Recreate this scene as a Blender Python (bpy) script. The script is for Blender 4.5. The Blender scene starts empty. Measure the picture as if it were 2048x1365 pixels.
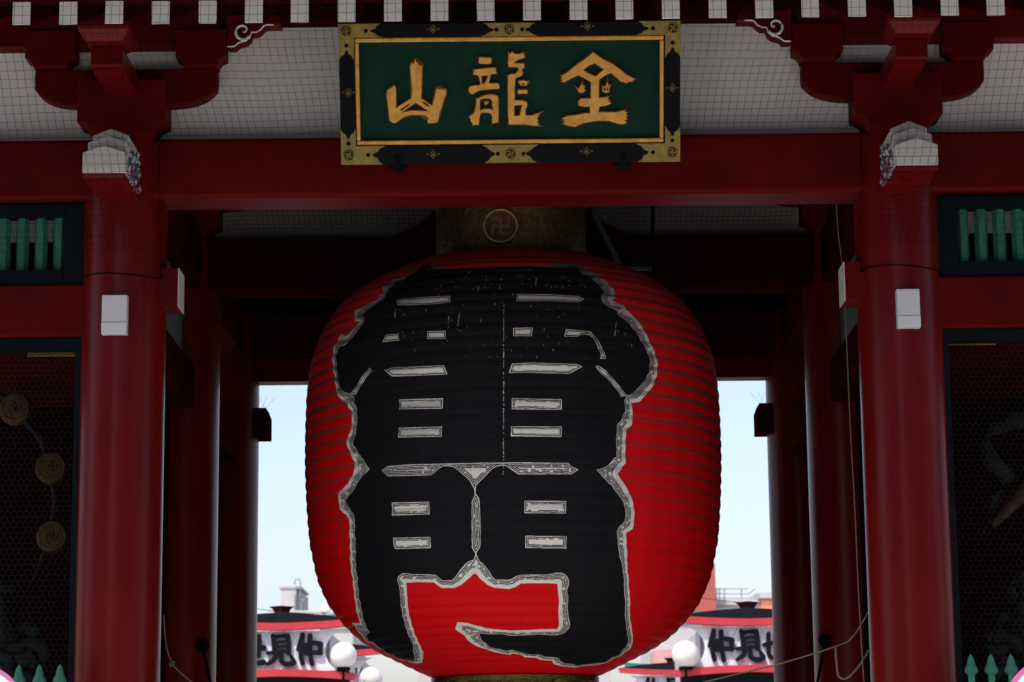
import bpy, bmesh, math, random
import numpy as np
from mathutils import Vector, Matrix

random.seed(7)
R = math.radians
sc = bpy.context.scene
col = sc.collection

# ------------------------------------------------------------------ camera
F = 4850.0
PITCH, ROLL = R(10.65), R(0.55)
CAM = np.array([0.0, -17.5, 1.6])
FW = np.array([0, math.cos(PITCH), math.sin(PITCH)])
_u = np.array([0, -math.sin(PITCH), math.cos(PITCH)])
_r = np.array([1.0, 0, 0])
RT = _r * math.cos(ROLL) - _u * math.sin(ROLL)
UP = _u * math.cos(ROLL) + _r * math.sin(ROLL)
cd = bpy.data.cameras.new('camera')
cam = bpy.data.objects.new('camera', cd)
col.objects.link(cam)
cd.sensor_width = 36.0
cd.lens = F / 2048 * 36
cd.clip_start, cd.clip_end = 0.1, 3000
cd.dof.use_dof = True
cd.dof.focus_distance = 18.2
cd.dof.aperture_fstop = 4.5
m = Matrix(((RT[0], UP[0], -FW[0], CAM[0]), (RT[1], UP[1], -FW[1], CAM[1]), (RT[2], UP[2], -FW[2], CAM[2]), (0, 0, 0, 1)))
cam.matrix_world = m
sc.camera = cam

# ------------------------------------------------------------------ light
SUN_EL, SUN_AZ = 57.0, 32.0            # azimuth measured from behind the camera towards the left
sd = Vector((-math.sin(R(SUN_AZ)) * math.cos(R(SUN_EL)), -math.cos(R(SUN_AZ)) * math.cos(R(SUN_EL)), math.sin(R(SUN_EL))))
w = bpy.data.worlds.new('World')
sc.world = w
w.use_nodes = True
nt = w.node_tree
nt.nodes.clear()
sky = nt.nodes.new('ShaderNodeTexSky')
sky.sky_type = 'NISHITA'
sky.sun_disc = False
sky.sun_elevation = R(SUN_EL)
sky.sun_rotation = math.atan2(sd.x, sd.y)
sky.air_density = 1.0
sky.dust_density = 2.6
sky.ozone_density = 1.6
bg = nt.nodes.new('ShaderNodeBackground')
bg.inputs[1].default_value = 0.15
wo = nt.nodes.new('ShaderNodeOutputWorld')
hz = nt.nodes.new('ShaderNodeMixRGB')      # white balance of the hazy spring sky
hz.blend_type = 'MULTIPLY'
hz.inputs[0].default_value = 1.0
hz.inputs[2].default_value = (1.07, 0.958, 0.985, 1)
nt.links.new(sky.outputs[0], hz.inputs[1])
nt.links.new(hz.outputs[0], bg.inputs[0])
nt.links.new(bg.outputs[0], wo.inputs[0])
sl = bpy.data.lights.new('sun', 'SUN')
sl.energy = 2.5
sl.angle = R(0.53)
sl.color = (1.0, 0.965, 0.91)
so = bpy.data.objects.new('sun', sl)
so.rotation_euler = sd.to_track_quat('Z', 'Y').to_euler()
so.location = sd * 60
col.objects.link(so)
vs = sc.view_settings
vs.view_transform = 'Standard'
vs.look = 'None'
vs.gamma = 1
vs.use_curve_mapping = False
vs.exposure = 0.84
sc.cycles.max_bounces = 8
sc.cycles.diffuse_bounces = 5


# ------------------------------------------------------------------ photo measurements -> world
def ray(px, py):
    return FW * F + RT * (px - 1024) - UP * (py - 682.5)


def at(px, py, Y):
    d = ray(px, py)
    return CAM + d * ((Y - CAM[1]) / d[1])


def X(px, py, Y): return float(at(px, py, Y)[0])
def Z(px, py, Y): return float(at(px, py, Y)[2])


# ------------------------------------------------------------------ materials
def new_mat(name):
    mt = bpy.data.materials.new(name)
    mt.use_nodes = True
    n = mt.node_tree
    b = n.nodes['Principled BSDF']
    return mt, n, b


def paint(name, c, rough=0.5, var=0.25, scale=6.0, bump=0.1, bscale=60, metal=0.0, dirt=None, dirt_amt=0.35, stretch=(1, 1, 1), spec=0.5, coat=0.0):
    mt, n, b = new_mat(name)
    L = n.links.new
    tc = n.nodes.new('ShaderNodeTexCoord')
    mp = n.nodes.new('ShaderNodeMapping')
    mp.inputs['Scale'].default_value = stretch
    L(tc.outputs['Object'], mp.inputs[0])
    nz = n.nodes.new('ShaderNodeTexNoise')
    nz.inputs['Scale'].default_value = scale
    nz.inputs['Detail'].default_value = 7
    L(mp.outputs[0], nz.inputs['Vector'])
    cr = n.nodes.new('ShaderNodeValToRGB')
    cr.color_ramp.elements[0].position = 0.3
    cr.color_ramp.elements[1].position = 0.72
    cr.color_ramp.elements[0].color = (*[x * (1 - var) for x in c], 1)
    cr.color_ramp.elements[1].color = (*[min(1, x * (1 + var * 0.6)) for x in c], 1)
    L(nz.outputs[0], cr.inputs[0])
    src = cr.outputs[0]
    if dirt:
        n2 = n.nodes.new('ShaderNodeTexNoise')
        n2.inputs['Scale'].default_value = scale * 0.37
        n2.inputs['Detail'].default_value = 10
        n2.inputs['Roughness'].default_value = 0.7
        L(mp.outputs[0], n2.inputs['Vector'])
        r2 = n.nodes.new('ShaderNodeValToRGB')
        r2.color_ramp.elements[0].position = 0.5
        r2.color_ramp.elements[1].position = 0.75
        r2.color_ramp.elements[1].color = (dirt_amt,) * 3 + (1,)
        L(n2.outputs[0], r2.inputs[0])
        mx = n.nodes.new('ShaderNodeMixRGB')
        mx.inputs[2].default_value = (*dirt, 1)
        L(r2.outputs[0], mx.inputs[0])
        L(src, mx.inputs[1])
        src = mx.outputs[0]
    L(src, b.inputs['Base Color'])
    b.inputs['Metallic'].default_value = metal
    b.inputs['Specular IOR Level'].default_value = spec
    b.inputs['Coat Weight'].default_value = coat
    rr = n.nodes.new('ShaderNodeMapRange')
    rr.inputs[3].default_value = max(0.02, rough - 0.08)
    rr.inputs[4].default_value = min(1, rough + 0.12)
    L(nz.outputs[0], rr.inputs[0])
    L(rr.outputs[0], b.inputs['Roughness'])
    if bump:
        n3 = n.nodes.new('ShaderNodeTexNoise')
        n3.inputs['Scale'].default_value = bscale
        n3.inputs['Detail'].default_value = 4
        L(mp.outputs[0], n3.inputs['Vector'])
        bp = n.nodes.new('ShaderNodeBump')
        bp.inputs['Strength'].default_value = bump
        bp.inputs['Distance'].default_value = 0.01
        L(n3.outputs[0], bp.inputs['Height'])
        L(bp.outputs[0], b.inputs['Normal'])
    return mt


M = {}
M['red'] = paint('vermilion_paint', (0.122, 0.0038, 0.0028), 0.27, 0.22, 3.0, 0.06, 25, dirt=(0.06, 0.004, 0.004), dirt_amt=0.5, stretch=(1.5, 1.5, 0.4), spec=0.17)
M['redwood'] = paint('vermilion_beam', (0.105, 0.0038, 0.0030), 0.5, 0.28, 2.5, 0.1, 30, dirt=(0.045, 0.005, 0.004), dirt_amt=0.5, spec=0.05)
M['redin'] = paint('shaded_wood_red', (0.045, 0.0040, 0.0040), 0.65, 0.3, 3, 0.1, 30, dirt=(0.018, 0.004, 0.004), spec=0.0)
M['plaster'] = paint('white_plaster', (0.80, 0.80, 0.75), 0.85, 0.06, 1.6, 0.08, 40, dirt=(0.66, 0.62, 0.58), dirt_amt=0.35)
M['white'] = paint('white_paint', (0.90, 0.90, 0.84), 0.6, 0.06, 9, 0.06, 60, dirt=(0.5, 0.46, 0.40), dirt_amt=0.3)
M['lampwhite'] = paint('enamel_white', (0.62, 0.645, 0.65), 0.35, 0.05, 9, 0.0)
M['navy'] = paint('blue_black_lacquer', (0.0045, 0.0085, 0.0115), 0.6, 0.2, 6, 0.08, 40, spec=0.05)
M['green'] = paint('green_baluster_paint', (0.032, 0.165, 0.105), 0.6, 0.2, 7, 0.1, 40, dirt=(0.03, 0.07, 0.05), spec=0.2)
M['black'] = paint('black_lacquer', (0.0035, 0.0045, 0.0058), 0.45, 0.3, 8, 0.05, 50, dirt=(0.010, 0.011, 0.013), dirt_amt=0.4, spec=0.08)
M['board'] = paint('deep_green_board', (0.0028, 0.032, 0.018), 0.6, 0.25, 6, 0.12, 45, dirt=(0.008, 0.05, 0.033), dirt_amt=0.35, spec=0.1)
M['gold'] = paint('gold_leaf', (0.72, 0.37, 0.055), 0.42, 0.22, 16, 0.35, 45, metal=0.2, dirt=(0.36, 0.12, 0.015), dirt_amt=0.7)
M['goldedge'] = paint('brown_gilt', (0.13, 0.040, 0.006), 0.5, 0.3, 30, 0.2, 80, metal=0.2)
M['brass'] = paint('old_brass', (0.26, 0.195, 0.04), 0.42, 0.3, 18, 0.25, 70, metal=0.55, dirt=(0.10, 0.12, 0.05), dirt_amt=0.8)
M['bronze'] = paint('bronze_band', (0.19, 0.125, 0.045), 0.26, 0.35, 30, 1.0, 110, metal=0.85, dirt=(0.05, 0.045, 0.02), dirt_amt=0.8)
M['iron'] = paint('dark_iron', (0.005, 0.006, 0.007), 0.6, 0.2, 10, 0.1, 60, spec=0.03)
M['steel'] = paint('grey_steel', (0.22, 0.23, 0.22), 0.5, 0.15, 10, 0.1)
M['string'] = paint('net_string', (0.006, 0.005, 0.005), 0.9, 0.1, 20, 0, spec=0.02)
M['rope'] = paint('hemp_rope', (0.17, 0.145, 0.11), 0.9, 0.2, 40, 0.4, 200)
M['wire'] = paint('galvanised_wire', (0.022, 0.018, 0.017), 0.6, 0.2, 30, 0, spec=0.1)
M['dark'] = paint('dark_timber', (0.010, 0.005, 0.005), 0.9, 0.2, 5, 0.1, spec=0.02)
M['tile'] = paint('grey_roof_tile', (0.05, 0.055, 0.06), 0.6, 0.3, 3, 0.3, 20)
M['stone'] = paint('granite', (0.38, 0.37, 0.35), 0.8, 0.2, 12, 0.2, 80)
M['signred'] = paint('sign_red', (0.42, 0.025, 0.035), 0.5, 0.12, 5, 0.05, dirt=(0.28, 0.02, 0.03), dirt_amt=0.5)
M['signdark'] = paint('sign_roof_dark', (0.007, 0.009, 0.013), 0.6, 0.25, 6, 0.1, spec=0.12)
M['signwhite'] = paint('sign_white', (0.64, 0.68, 0.72), 0.5, 0.05, 4, 0.04)
M['ink'] = paint('black_lettering', (0.004, 0.004, 0.007), 0.5, 0.2, 9, 0.0, spec=0.12)
M['teal'] = paint('teal_roof', (0.012, 0.22, 0.155), 0.5, 0.12, 3, 0.05)
M['globe'] = paint('milk_glass', (0.68, 0.65, 0.61), 0.22, 0.04, 3, 0, spec=0.5)
M['pale'] = paint('pale_tile_wall', (0.44, 0.435, 0.42), 0.75, 0.12, 0.8, 0.05)
M['grey'] = paint('grey_wall', (0.33, 0.33, 0.36), 0.75, 0.12, 0.8, 0.05)
M['brick'] = paint('red_brown_cladding', (0.36, 0.085, 0.065), 0.75, 0.15, 1.2, 0.1)
M['orange'] = paint('orange_cladding', (0.60, 0.20, 0.12), 0.75, 0.12, 1.2, 0.1)
M['glass'] = paint('window_glass', (0.04, 0.07, 0.07), 0.12, 0.1, 1, 0)
M['skin_g'] = paint('weathered_carving', (0.013, 0.017, 0.016), 0.75, 0.45, 9, 0.5, 30, dirt=(0.038, 0.036, 0.032), dirt_amt=0.7, spec=0.15)
M['cap'] = paint('dulled_white', (0.58, 0.585, 0.53), 0.65, 0.1, 9, 0.06, 60, dirt=(0.40, 0.37, 0.33), dirt_amt=0.5)
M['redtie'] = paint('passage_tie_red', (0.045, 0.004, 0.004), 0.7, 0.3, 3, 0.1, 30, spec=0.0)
M['drum'] = paint('drum_gold', (0.095, 0.055, 0.022), 0.6, 0.3, 20, 0.3, 60, dirt=(0.05, 0.03, 0.015), dirt_amt=0.7, spec=0.2)
M['pink'] = paint('pink_rim', (0.50, 0.10, 0.34), 0.5, 0.1, 8, 0)
M['blue'] = paint('carving_blue', (0.06, 0.12, 0.22), 0.6, 0.4, 40, 0.3)
M['pinkc'] = paint('carving_pink', (0.26, 0.08, 0.13), 0.6, 0.4, 40, 0.3)


# ------------------------------------------------------------------ mesh helper
class MB:
    def __init__(s):
        s.v, s.f, s.mi = [], [], []

    def add(s, vs_, fs_, mi=0):
        o = len(s.v)
        s.v += [tuple(float(c) for c in p) for p in vs_]
        s.f += [tuple(i + o for i in f) for f in fs_]
        s.mi += [mi] * len(fs_)
        return s

    def box(s, x0, x1, y0, y1, z0, z1, mi=0):
        return s.add([(x0, y0, z0), (x1, y0, z0), (x1, y1, z0), (x0, y1, z0), (x0, y0, z1), (x1, y0, z1), (x1, y1, z1), (x0, y1, z1)],
                     [(0, 3, 2, 1), (4, 5, 6, 7), (0, 1, 5, 4), (1, 2, 6, 5), (2, 3, 7, 6), (3, 0, 4, 7)], mi)

    def hexa(s, p, mi=0):
        return s.add(p, [(0, 3, 2, 1), (4, 5, 6, 7), (0, 1, 5, 4), (1, 2, 6, 5), (2, 3, 7, 6), (3, 0, 4, 7)], mi)

    def prism(s, poly, a0, a1, axis='y', mi=0):
        """poly: (u, v) points; axis y: u=x v=z, axis x: u=y v=z"""
        n = len(poly)
        if axis == 'y':
            a = [(u, a0, v) for u, v in poly] + [(u, a1, v) for u, v in poly]
        elif axis == 'x':
            a = [(a0, u, v) for u, v in poly] + [(a1, u, v) for u, v in poly]
        else:
            a = [(u, v, a0) for u, v in poly] + [(u, v, a1) for u, v in poly]
        return s.add(a, [tuple(range(n)), tuple(range(2 * n - 1, n - 1, -1))] + [(i, i + n, (i + 1) % n + n, (i + 1) % n) for i in range(n)], mi)

    def lathe(s, prof, n=32, c=(0, 0, 0), axis='z', cap=True, mi=0):
        vs_ = []
        for r_, h in prof:
            for k in range(n):
                a = 2 * math.pi * k / n
                x, y = r_ * math.cos(a), r_ * math.sin(a)
                vs_.append((c[0] + x, c[1] + y, c[2] + h) if axis == 'z' else (c[0] + x, c[1] + h, c[2] + y))
        fs_ = []
        for i in range(len(prof) - 1):
            for k in range(n):
                k2 = (k + 1) % n
                fs_.append((i * n + k, i * n + k2, (i + 1) * n + k2, (i + 1) * n + k))
        if cap:
            fs_.append(tuple(range(n - 1, -1, -1)))
            fs_.append(tuple(range((len(prof) - 1) * n, len(prof) * n)))
        return s.add(vs_, fs_, mi)

    def tube(s, pts, r_, n=5, closed=False, mi=0):
        pts = [Vector(p) for p in pts]
        rs = r_ if isinstance(r_, (list, tuple)) else [r_] * len(pts)
        vs_, fs_ = [], []
        m_ = len(pts)
        for i, p in enumerate(pts):
            a = pts[(i - 1) % m_] if closed or i > 0 else p
            b = pts[(i + 1) % m_] if closed or i < m_ - 1 else p
            t = (b - a)
            t = t.normalized() if t.length > 1e-9 else Vector((0, 0, 1))
            ref = Vector((0, 0, 1)) if abs(t.z) < 0.9 else Vector((1, 0, 0))
            e1 = t.cross(ref).normalized()
            e2 = t.cross(e1)
            for k in range(n):
                an = 2 * math.pi * k / n
                q = p + (e1 * math.cos(an) + e2 * math.sin(an)) * rs[i]
                vs_.append(tuple(q))
        for i in range(m_ if closed else m_ - 1):
            j = (i + 1) % m_
            for k in range(n):
                k2 = (k + 1) % n
                fs_.append((i * n + k, i * n + k2, j * n + k2, j * n + k))
        if not closed:
            fs_.append(tuple(range(n)))
            fs_.append(tuple(range((m_ - 1) * n, m_ * n)))
        return s.add(vs_, fs_, mi)

    def build(s, name, mat, parent=None, smooth=False, bevel=0.0, loc=None, seg=2):
        me = bpy.data.meshes.new(name)
        me.from_pydata(s.v, [], s.f)
        mats = mat if isinstance(mat, (list, tuple)) else [mat]
        for mm in mats:
            me.materials.append(mm)
        if any(s.mi):
            me.polygons.foreach_set('material_index', s.mi)
        b = bmesh.new()
        b.from_mesh(me)
        bmesh.ops.recalc_face_normals(b, faces=b.faces)
        b.to_mesh(me)
        b.free()
        o = bpy.data.objects.new(name, me)
        col.objects.link(o)
        if parent:
            o.parent = parent
        if loc is not None:
            o.location = loc
        if smooth:
            me.polygons.foreach_set('use_smooth', [True] * len(me.polygons))
            if smooth != 'all':
                sharp(me, 35)
        if bevel:
            md = o.modifiers.new('bevel', 'BEVEL')
            md.width = bevel
            md.segments = seg
            md.limit_method = 'ANGLE'
            md.angle_limit = R(35)
        return o


def sharp(me, deg):
    b = bmesh.new()
    b.from_mesh(me)
    for e in b.edges:
        if len(e.link_faces) == 2 and e.calc_face_angle(0) > R(deg):
            e.smooth = False
    b.to_mesh(me)
    b.free()


def thing(name, label, cat, loc=(0, 0, 0), group=None):
    o = bpy.data.objects.new(name, None)
    o.location = loc
    o.empty_display_size = 0.2
    col.objects.link(o)
    return tag(o, label, cat, group)


def tag(o, label, cat, group=None):
    o['label'] = label
    o['category'] = cat
    if group:
        o['group'] = group
    return o


def struct(o):
    o['kind'] = 'structure'
    return o


def part_copy(o, parent, loc=None, mirror=False):
    c = o.copy()
    col.objects.link(c)
    c.parent = parent
    if loc is not None:
        c.location = loc
    if mirror:
        c.scale.x = -c.scale.x
    for ch in o.children:
        d = ch.copy()
        col.objects.link(d)
        d.parent = c
    return c


# ================================================================== SETTING
g = MB()
g.add([(-1500, -1500, 0), (1500, -1500, 0), (1500, 1500, 0), (-1500, 1500, 0)], [(0, 1, 2, 3)])
mt, n, b = new_mat('pale_paving')
tc = n.nodes.new('ShaderNodeTexCoord')
br = n.nodes.new('ShaderNodeTexBrick')
br.inputs['Scale'].default_value = 1.0
br.inputs['Brick Width'].default_value = 0.9
br.inputs['Row Height'].default_value = 0.45
br.inputs['Mortar Size'].default_value = 0.008
br.inputs['Color1'].default_value = (0.50, 0.475, 0.44, 1)
br.inputs['Color2'].default_value = (0.42, 0.40, 0.37, 1)
br.inputs['Mortar'].default_value = (0.15, 0.15, 0.14, 1)
n.links.new(tc.outputs['Object'], br.inputs['Vector'])
n.links.new(br.outputs[0], b.inputs['Base Color'])
b.inputs['Roughness'].default_value = 0.8
struct(g.build('ground', mt))

g = MB()
g.box(-200, 200, -40, -13.5, -0.5, 0.004)
struct(g.build('road', paint('asphalt', (0.06, 0.06, 0.062), 0.85, 0.2, 3, 0.2, 60)))

# ================================================================== GATE
gate = thing('temple_gate', 'vermilion wooden temple gate with round pillars, white plaster and white rafter ends', 'temple gate', (0, 0, 0))
CX = 2.855
PR = 0.31
ROWS = (0.0, 3.27, 6.54)
ZL0, ZL1 = 5.945, 6.400          # lintel

# pillars
pm = MB()
pm.lathe([(PR, 0.18), (PR, 6.0), (PR * 0.985, 6.30), (PR * 0.93, ZL1 + 0.004)], 64)
pillar = pm.build('pillar', M['red'], gate, smooth=True, loc=(-CX, 0, 0))
bs = MB()
bs.lathe([(0.46, 0.0), (0.46, 0.10), (0.40, 0.18)], 32)
bs.build('stone_base', M['stone'], pillar, smooth=True)
for y in ROWS:
    for x in (-CX, CX, -6.15, 6.15):
        if (x, y) != (-CX, 0.0):
            part_copy(pillar, gate, (x, y, 0))

# lintels: one across each row
for y, hw in ((ROWS[0], 0.21), (ROWS[1], 0.21), (ROWS[2], 0.21)):
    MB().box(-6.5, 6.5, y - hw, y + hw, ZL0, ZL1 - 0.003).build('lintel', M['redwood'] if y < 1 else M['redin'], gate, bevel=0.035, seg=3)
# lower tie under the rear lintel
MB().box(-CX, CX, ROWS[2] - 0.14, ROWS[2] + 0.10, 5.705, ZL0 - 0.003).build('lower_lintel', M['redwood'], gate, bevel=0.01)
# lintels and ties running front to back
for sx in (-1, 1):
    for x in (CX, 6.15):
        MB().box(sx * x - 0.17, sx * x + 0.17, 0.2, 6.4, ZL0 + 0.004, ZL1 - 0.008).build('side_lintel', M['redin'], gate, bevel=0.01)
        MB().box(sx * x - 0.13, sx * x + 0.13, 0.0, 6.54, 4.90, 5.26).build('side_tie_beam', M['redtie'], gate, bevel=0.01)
    # niche side walls, side bays only
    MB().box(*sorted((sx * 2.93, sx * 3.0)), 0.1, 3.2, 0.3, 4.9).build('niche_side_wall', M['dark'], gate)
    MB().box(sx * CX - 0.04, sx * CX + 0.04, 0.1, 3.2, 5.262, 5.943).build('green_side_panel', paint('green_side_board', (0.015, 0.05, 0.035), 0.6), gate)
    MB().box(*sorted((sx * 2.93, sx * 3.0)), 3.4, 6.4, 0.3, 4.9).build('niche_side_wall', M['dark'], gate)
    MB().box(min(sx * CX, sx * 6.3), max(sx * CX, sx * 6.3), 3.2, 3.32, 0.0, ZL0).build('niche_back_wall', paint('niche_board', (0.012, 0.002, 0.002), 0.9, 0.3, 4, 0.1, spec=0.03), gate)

# plaster wall above the front and middle lintels
pw = MB()
pw.box(-6.4, 6.4, 0.0, 0.06, ZL1 - 0.01, 7.46)
pw.build('plaster_wall', M['plaster'], gate)
pw = MB()
pw.box(-6.4, 6.4, 3.25, 3.31, ZL1 - 0.01, 7.3)
pw.build('plaster_wall', paint('shaded_plaster', (0.26, 0.25, 0.23), 0.9, 0.12, 2, 0.08, 40), gate)  # darker copy of the white plaster, interior shade put into its colour
MB().box(-6.4, 6.4, 6.5, 6.56, ZL1 - 0.01, 7.3).build('boarded_wall', M['dark'], gate)

# ---- measured front elevation (enlarged photo coordinates -> local to the left pillar)
K = 2.923


def q(x, y, d):
    p = at(x / K, y / K, d)
    return float(p[0]) + CX, float(p[2])


# big bearing block on each pillar
dx = 0.326
_, zt = q(717, 455, -0.34)
_, zn = q(717, 705, -0.34)
zb = ZL1 - 0.006
db = MB()
prof = [(-dx, zt), (dx, zt), (dx, zn)]
for k in range(1, 7):
    a = k / 6
    prof.append((dx - 0.10 * math.sin(a * math.pi / 2), zn - (zn - zb) * (1 - math.cos(a * math.pi / 2))))
prof += [(-x, z) for x, z in reversed(prof[3:])] + [(-dx, zn)]
db.prism(prof, -0.31, 0.31)
block = db.build('bearing_block', M['redwood'], gate, bevel=0.012, loc=(-CX, 0, 0))

# lateral bracket arm
arm = [(0.0, q(717, 612, -0.14)[1])]
pts = [(980, 615), (1050, 611), (1100, 604), (1150, 592), (1200, 571), (1235, 545), (1265, 513), (1268, 450), (1268, 398)]
half = [q(x, y, -0.14) for x, y in pts]
ztop = half[-1][1]
poly = [(-x, z) for x, z in reversed(half)] + half
am = MB().prism(poly, -0.13, 0.13)
arm_o = am.build('bracket_arm', M['redwood'], gate, smooth=True, bevel=0.012, loc=(-CX, 0, 0))


# small bearing blocks on the arm
def small_block(name, xc, hw, z0, zn_, z1, y0, y1, mat, loc):
    h = MB()
    pr = [(-hw, z1), (hw, z1), (hw, zn_)]
    for k in range(1, 6):
        a = k / 5
        pr.append((hw - 0.062 * math.sin(a * math.pi / 2), zn_ - (zn_ - z0) * (1 - math.cos(a * math.pi / 2))))
    pr += [(-x, z) for x, z in reversed(pr[3:])] + [(-hw, zn_)]
    h.prism([(x + xc, z) for x, z in pr], y0, y1)
    return h.build(name, mat, gate, bevel=0.008, loc=loc)


z1 = q(1170, 168, -0.2)[1]
zn_ = q(1170, 330, -0.2)[1]
xm, _ = q(1170, 300, -0.2)
sblocks = []
for s in (-1, 1):
    sblocks.append(small_block('small_bearing_block', s * xm, 0.186, ztop + 0.002, zn_, z1, -0.19, 0.19, M['redwood'], (-CX, 0, 0)))

# arm that reaches out of the wall, with its own block
zA = q(717, 560, -0.31)[1]
fy = -0.98
fz0 = Z(245, 131, fy)
fz1 = Z(245, 92, fy)
pf = [(0.0, zA - 0.02), (-0.32, zA)]
for k in range(1, 9):
    a = k / 8
    pf.append((-0.32 + (fy + 0.32) * math.sin(a * math.pi / 2) * 1.0, zA + (fz0 - zA) * (1 - math.cos(a * math.pi / 2))))
pf += [(fy, fz1), (0.0, fz1)]
fa = MB().prism(pf, -0.115, 0.115, axis='x')
farm = fa.build('projecting_arm', M['red'], gate, bevel=0.012, loc=(-CX, 0, 0))
fb = MB()
t0, t1 = 0.125, 0.185
zt_ = Z(245, 56, fy)
fb.hexa([(-t0, fy - 0.10, fz1 + 0.002), (t0, fy - 0.10, fz1 + 0.002), (t0, fy + 0.2, fz1 + 0.002), (-t0, fy + 0.2, fz1 + 0.002),
         (-t1, fy - 0.17, fz1 + 0.08), (t1, fy - 0.17, fz1 + 0.08), (t1, fy + 0.27, fz1 + 0.08), (-t1, fy + 0.27, fz1 + 0.08)])
fb.box(-t1, t1, fy - 0.17, fy + 0.27, fz1 + 0.081, zt_)
fblk = fb.build('small_bearing_block', M['red'], gate, bevel=0.008, loc=(-CX, 0, 0))

# top plate on the side bays, carved spandrel towards the centre
zk0 = Z(20, 95, -0.15)
zk1 = Z(20, 50, -0.15) + 0.25
for s in (-1, 1):
    MB().box(*sorted((s * 6.5, s * (CX - 0.70))), -0.15, 0.15, zk0, zk1).build('top_plate', M['redwood'], gate, bevel=0.01)
zc0 = Z(1024, 41, -0.13)
MB().box(-2.2, 2.2, -0.12, 0.12, zc0, zc0 + 0.3).build('centre_top_plate', M['redin'], gate, bevel=0.01)
spd = [(1325, 90), (1325, 270), (1370, 270), (1392, 250), (1440, 235), (1462, 212), (1468, 188), (1500, 186), (1522, 172), (1540, 150), (1562, 143), (1640, 143), (1640, 90)]
sp = MB().prism([q(x, y, -0.16) for x, y in spd], -0.165, 0.10)
spand = sp.build('carved_spandrel', M['redwood'], gate, bevel=0.006, loc=(-CX, 0, 0))
wl = [(1328, 274), (1370, 272), (1394, 252), (1440, 237), (1462, 214), (1470, 190), (1500, 188), (1524, 174), (1542, 152), (1562, 146), (1600, 146)]
tb = MB()
tb.tube([(q(x, y, -0.17)[0], -0.17, q(x, y, -0.17)[1]) for x, y in wl], 0.0065, 6)
sp_pts = []
for k in range(40):
    a = k / 39
    ang = R(25) + a * R(430)
    rad = 52 * (1 - a * 0.74)
    sp_pts.append((1414 + 8 * a + rad * math.cos(ang), 190 - 18 * a + rad * math.sin(ang) * 0.95))
tb.tube([(q(x, y, -0.18)[0], -0.18, q(x, y, -0.18)[1]) for x, y in sp_pts], [0.013 - 0.006 * k / 39 for k in range(40)], 6)
tb.build('white_scroll_edge', M['white'], spand, smooth='all')

# carved nose over each front pillar: stepped white end, red underside, painted carving on the inner side
def nose():
    """local to left pillar; inner side is +x"""
    w_ = 0.150
    y0, y1 = -1.00, -0.26
    z0 = Z(209, 345, y0)
    z1a = Z(209, 290, y0)
    z2a, z3a = Z(215, 270, y0 + 0.13), Z(222, 257, y0 + 0.27)
    o = MB()
    # body with pointed top (roof-like cross-section), three receding steps
    def sect(y_a, y_b, zb_, zt2, hw, mi):
        pts_ = [(-hw, zb_), (hw, zb_), (hw, zt2 - 0.052), (0, zt2), (-hw, zt2 - 0.052)]
        o.prism(pts_, y_a, y_b, mi=mi)
    sect(y0, y0 + 0.13, z0, z1a, w_, 0)
    sect(y0 + 0.132, y0 + 0.27, z0 + 0.03, z2a, w_ - 0.012, 0)
    sect(y0 + 0.272, y1 + 0.1, z0 + 0.03, z3a, w_ - 0.022, 0)
    gd = MB()
    for ya_, zt3_, hw_ in ((y0 + 0.118, z1a, w_ - 0.006), (y0 + 0.258, z2a, w_ - 0.016)):
        gd.prism([(-hw_, zt3_ - 0.10), (hw_, zt3_ - 0.10), (hw_, zt3_ - 0.028), (0, zt3_ + 0.026), (-hw_, zt3_ - 0.028)], ya_, ya_ + 0.0135)
    nb = o.build('carved_nose', M['cap'], gate, bevel=0.008, loc=(-CX, 0, 0))
    gd.build('shadow_band', paint('shadow_band_grey', (0.10, 0.085, 0.08), 0.8, 0.2, 9, 0.05), nb)  # dark chevron strips, shadow lines between the steps put in as colour
    un = MB()
    un.box(-w_ + 0.004, w_ - 0.004, y0 + 0.02, y1, z0 - 0.035, z0 - 0.002)
    un.hexa([(-w_ + 0.004, y0 + 0.14, z0 - 0.001), (w_ - 0.02, y0 + 0.14, z0 - 0.001), (w_ - 0.02, y1, z0 - 0.001), (-w_ + 0.004, y1, z0 - 0.001),
             (-w_ + 0.004, y0 + 0.14, z0 + 0.029), (w_ - 0.02, y0 + 0.14, z0 + 0.029), (w_ - 0.02, y1, z0 + 0.029), (-w_ + 0.004, y1, z0 + 0.029)])
    un.build('red_underside', M['red'], nb, bevel=0.003)
    # carving: little scroll lumps on the inner face
    rnd = random.Random(3)
    for nm, mat, cols in (('blue_cloud_carving', M['blue'], 0), ('pink_flower_carving', M['pinkc'], 1), ('white_foliage_carving', M['white'], 2)):
        c_ = MB()
        for k in range(30):
            yy = y0 + 0.08 + rnd.random() * 0.62
            fr = (yy - y0) / 0.75
            zz = z0 - 0.0 + rnd.random() * (0.12 + 0.24 * fr)
            if cols == 1:
                zz = z0 + rnd.random() * (0.08 + 0.1 * fr)
            rr_ = 0.012 + rnd.random() * 0.022
            pts_ = []
            for t in range(7):
                a = t / 6 * 4.6 + rnd.random()
                pts_.append((w_ - 0.014 + rnd.random() * 0.014, yy + rr_ * math.cos(a) * (1 - t / 9), zz + rr_ * math.sin(a) * (1 - t / 9)))
            c_.tube(pts_, 0.009, 5)
        c_.build(nm, M['cap'] if cols == 2 else mat, nb, smooth='all')['kind'] = 'stuff'
    return nb


nose_o = nose()

for o in [block, arm_o, *sblocks, farm, fblk, spand, nose_o]:
    part_copy(o, gate, (CX, 0, 0), mirror=True)
for o in [block, arm_o, *sblocks]:
    for x in (-CX, CX):
        part_copy(o, gate, (x, 3.27, 0))
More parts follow.
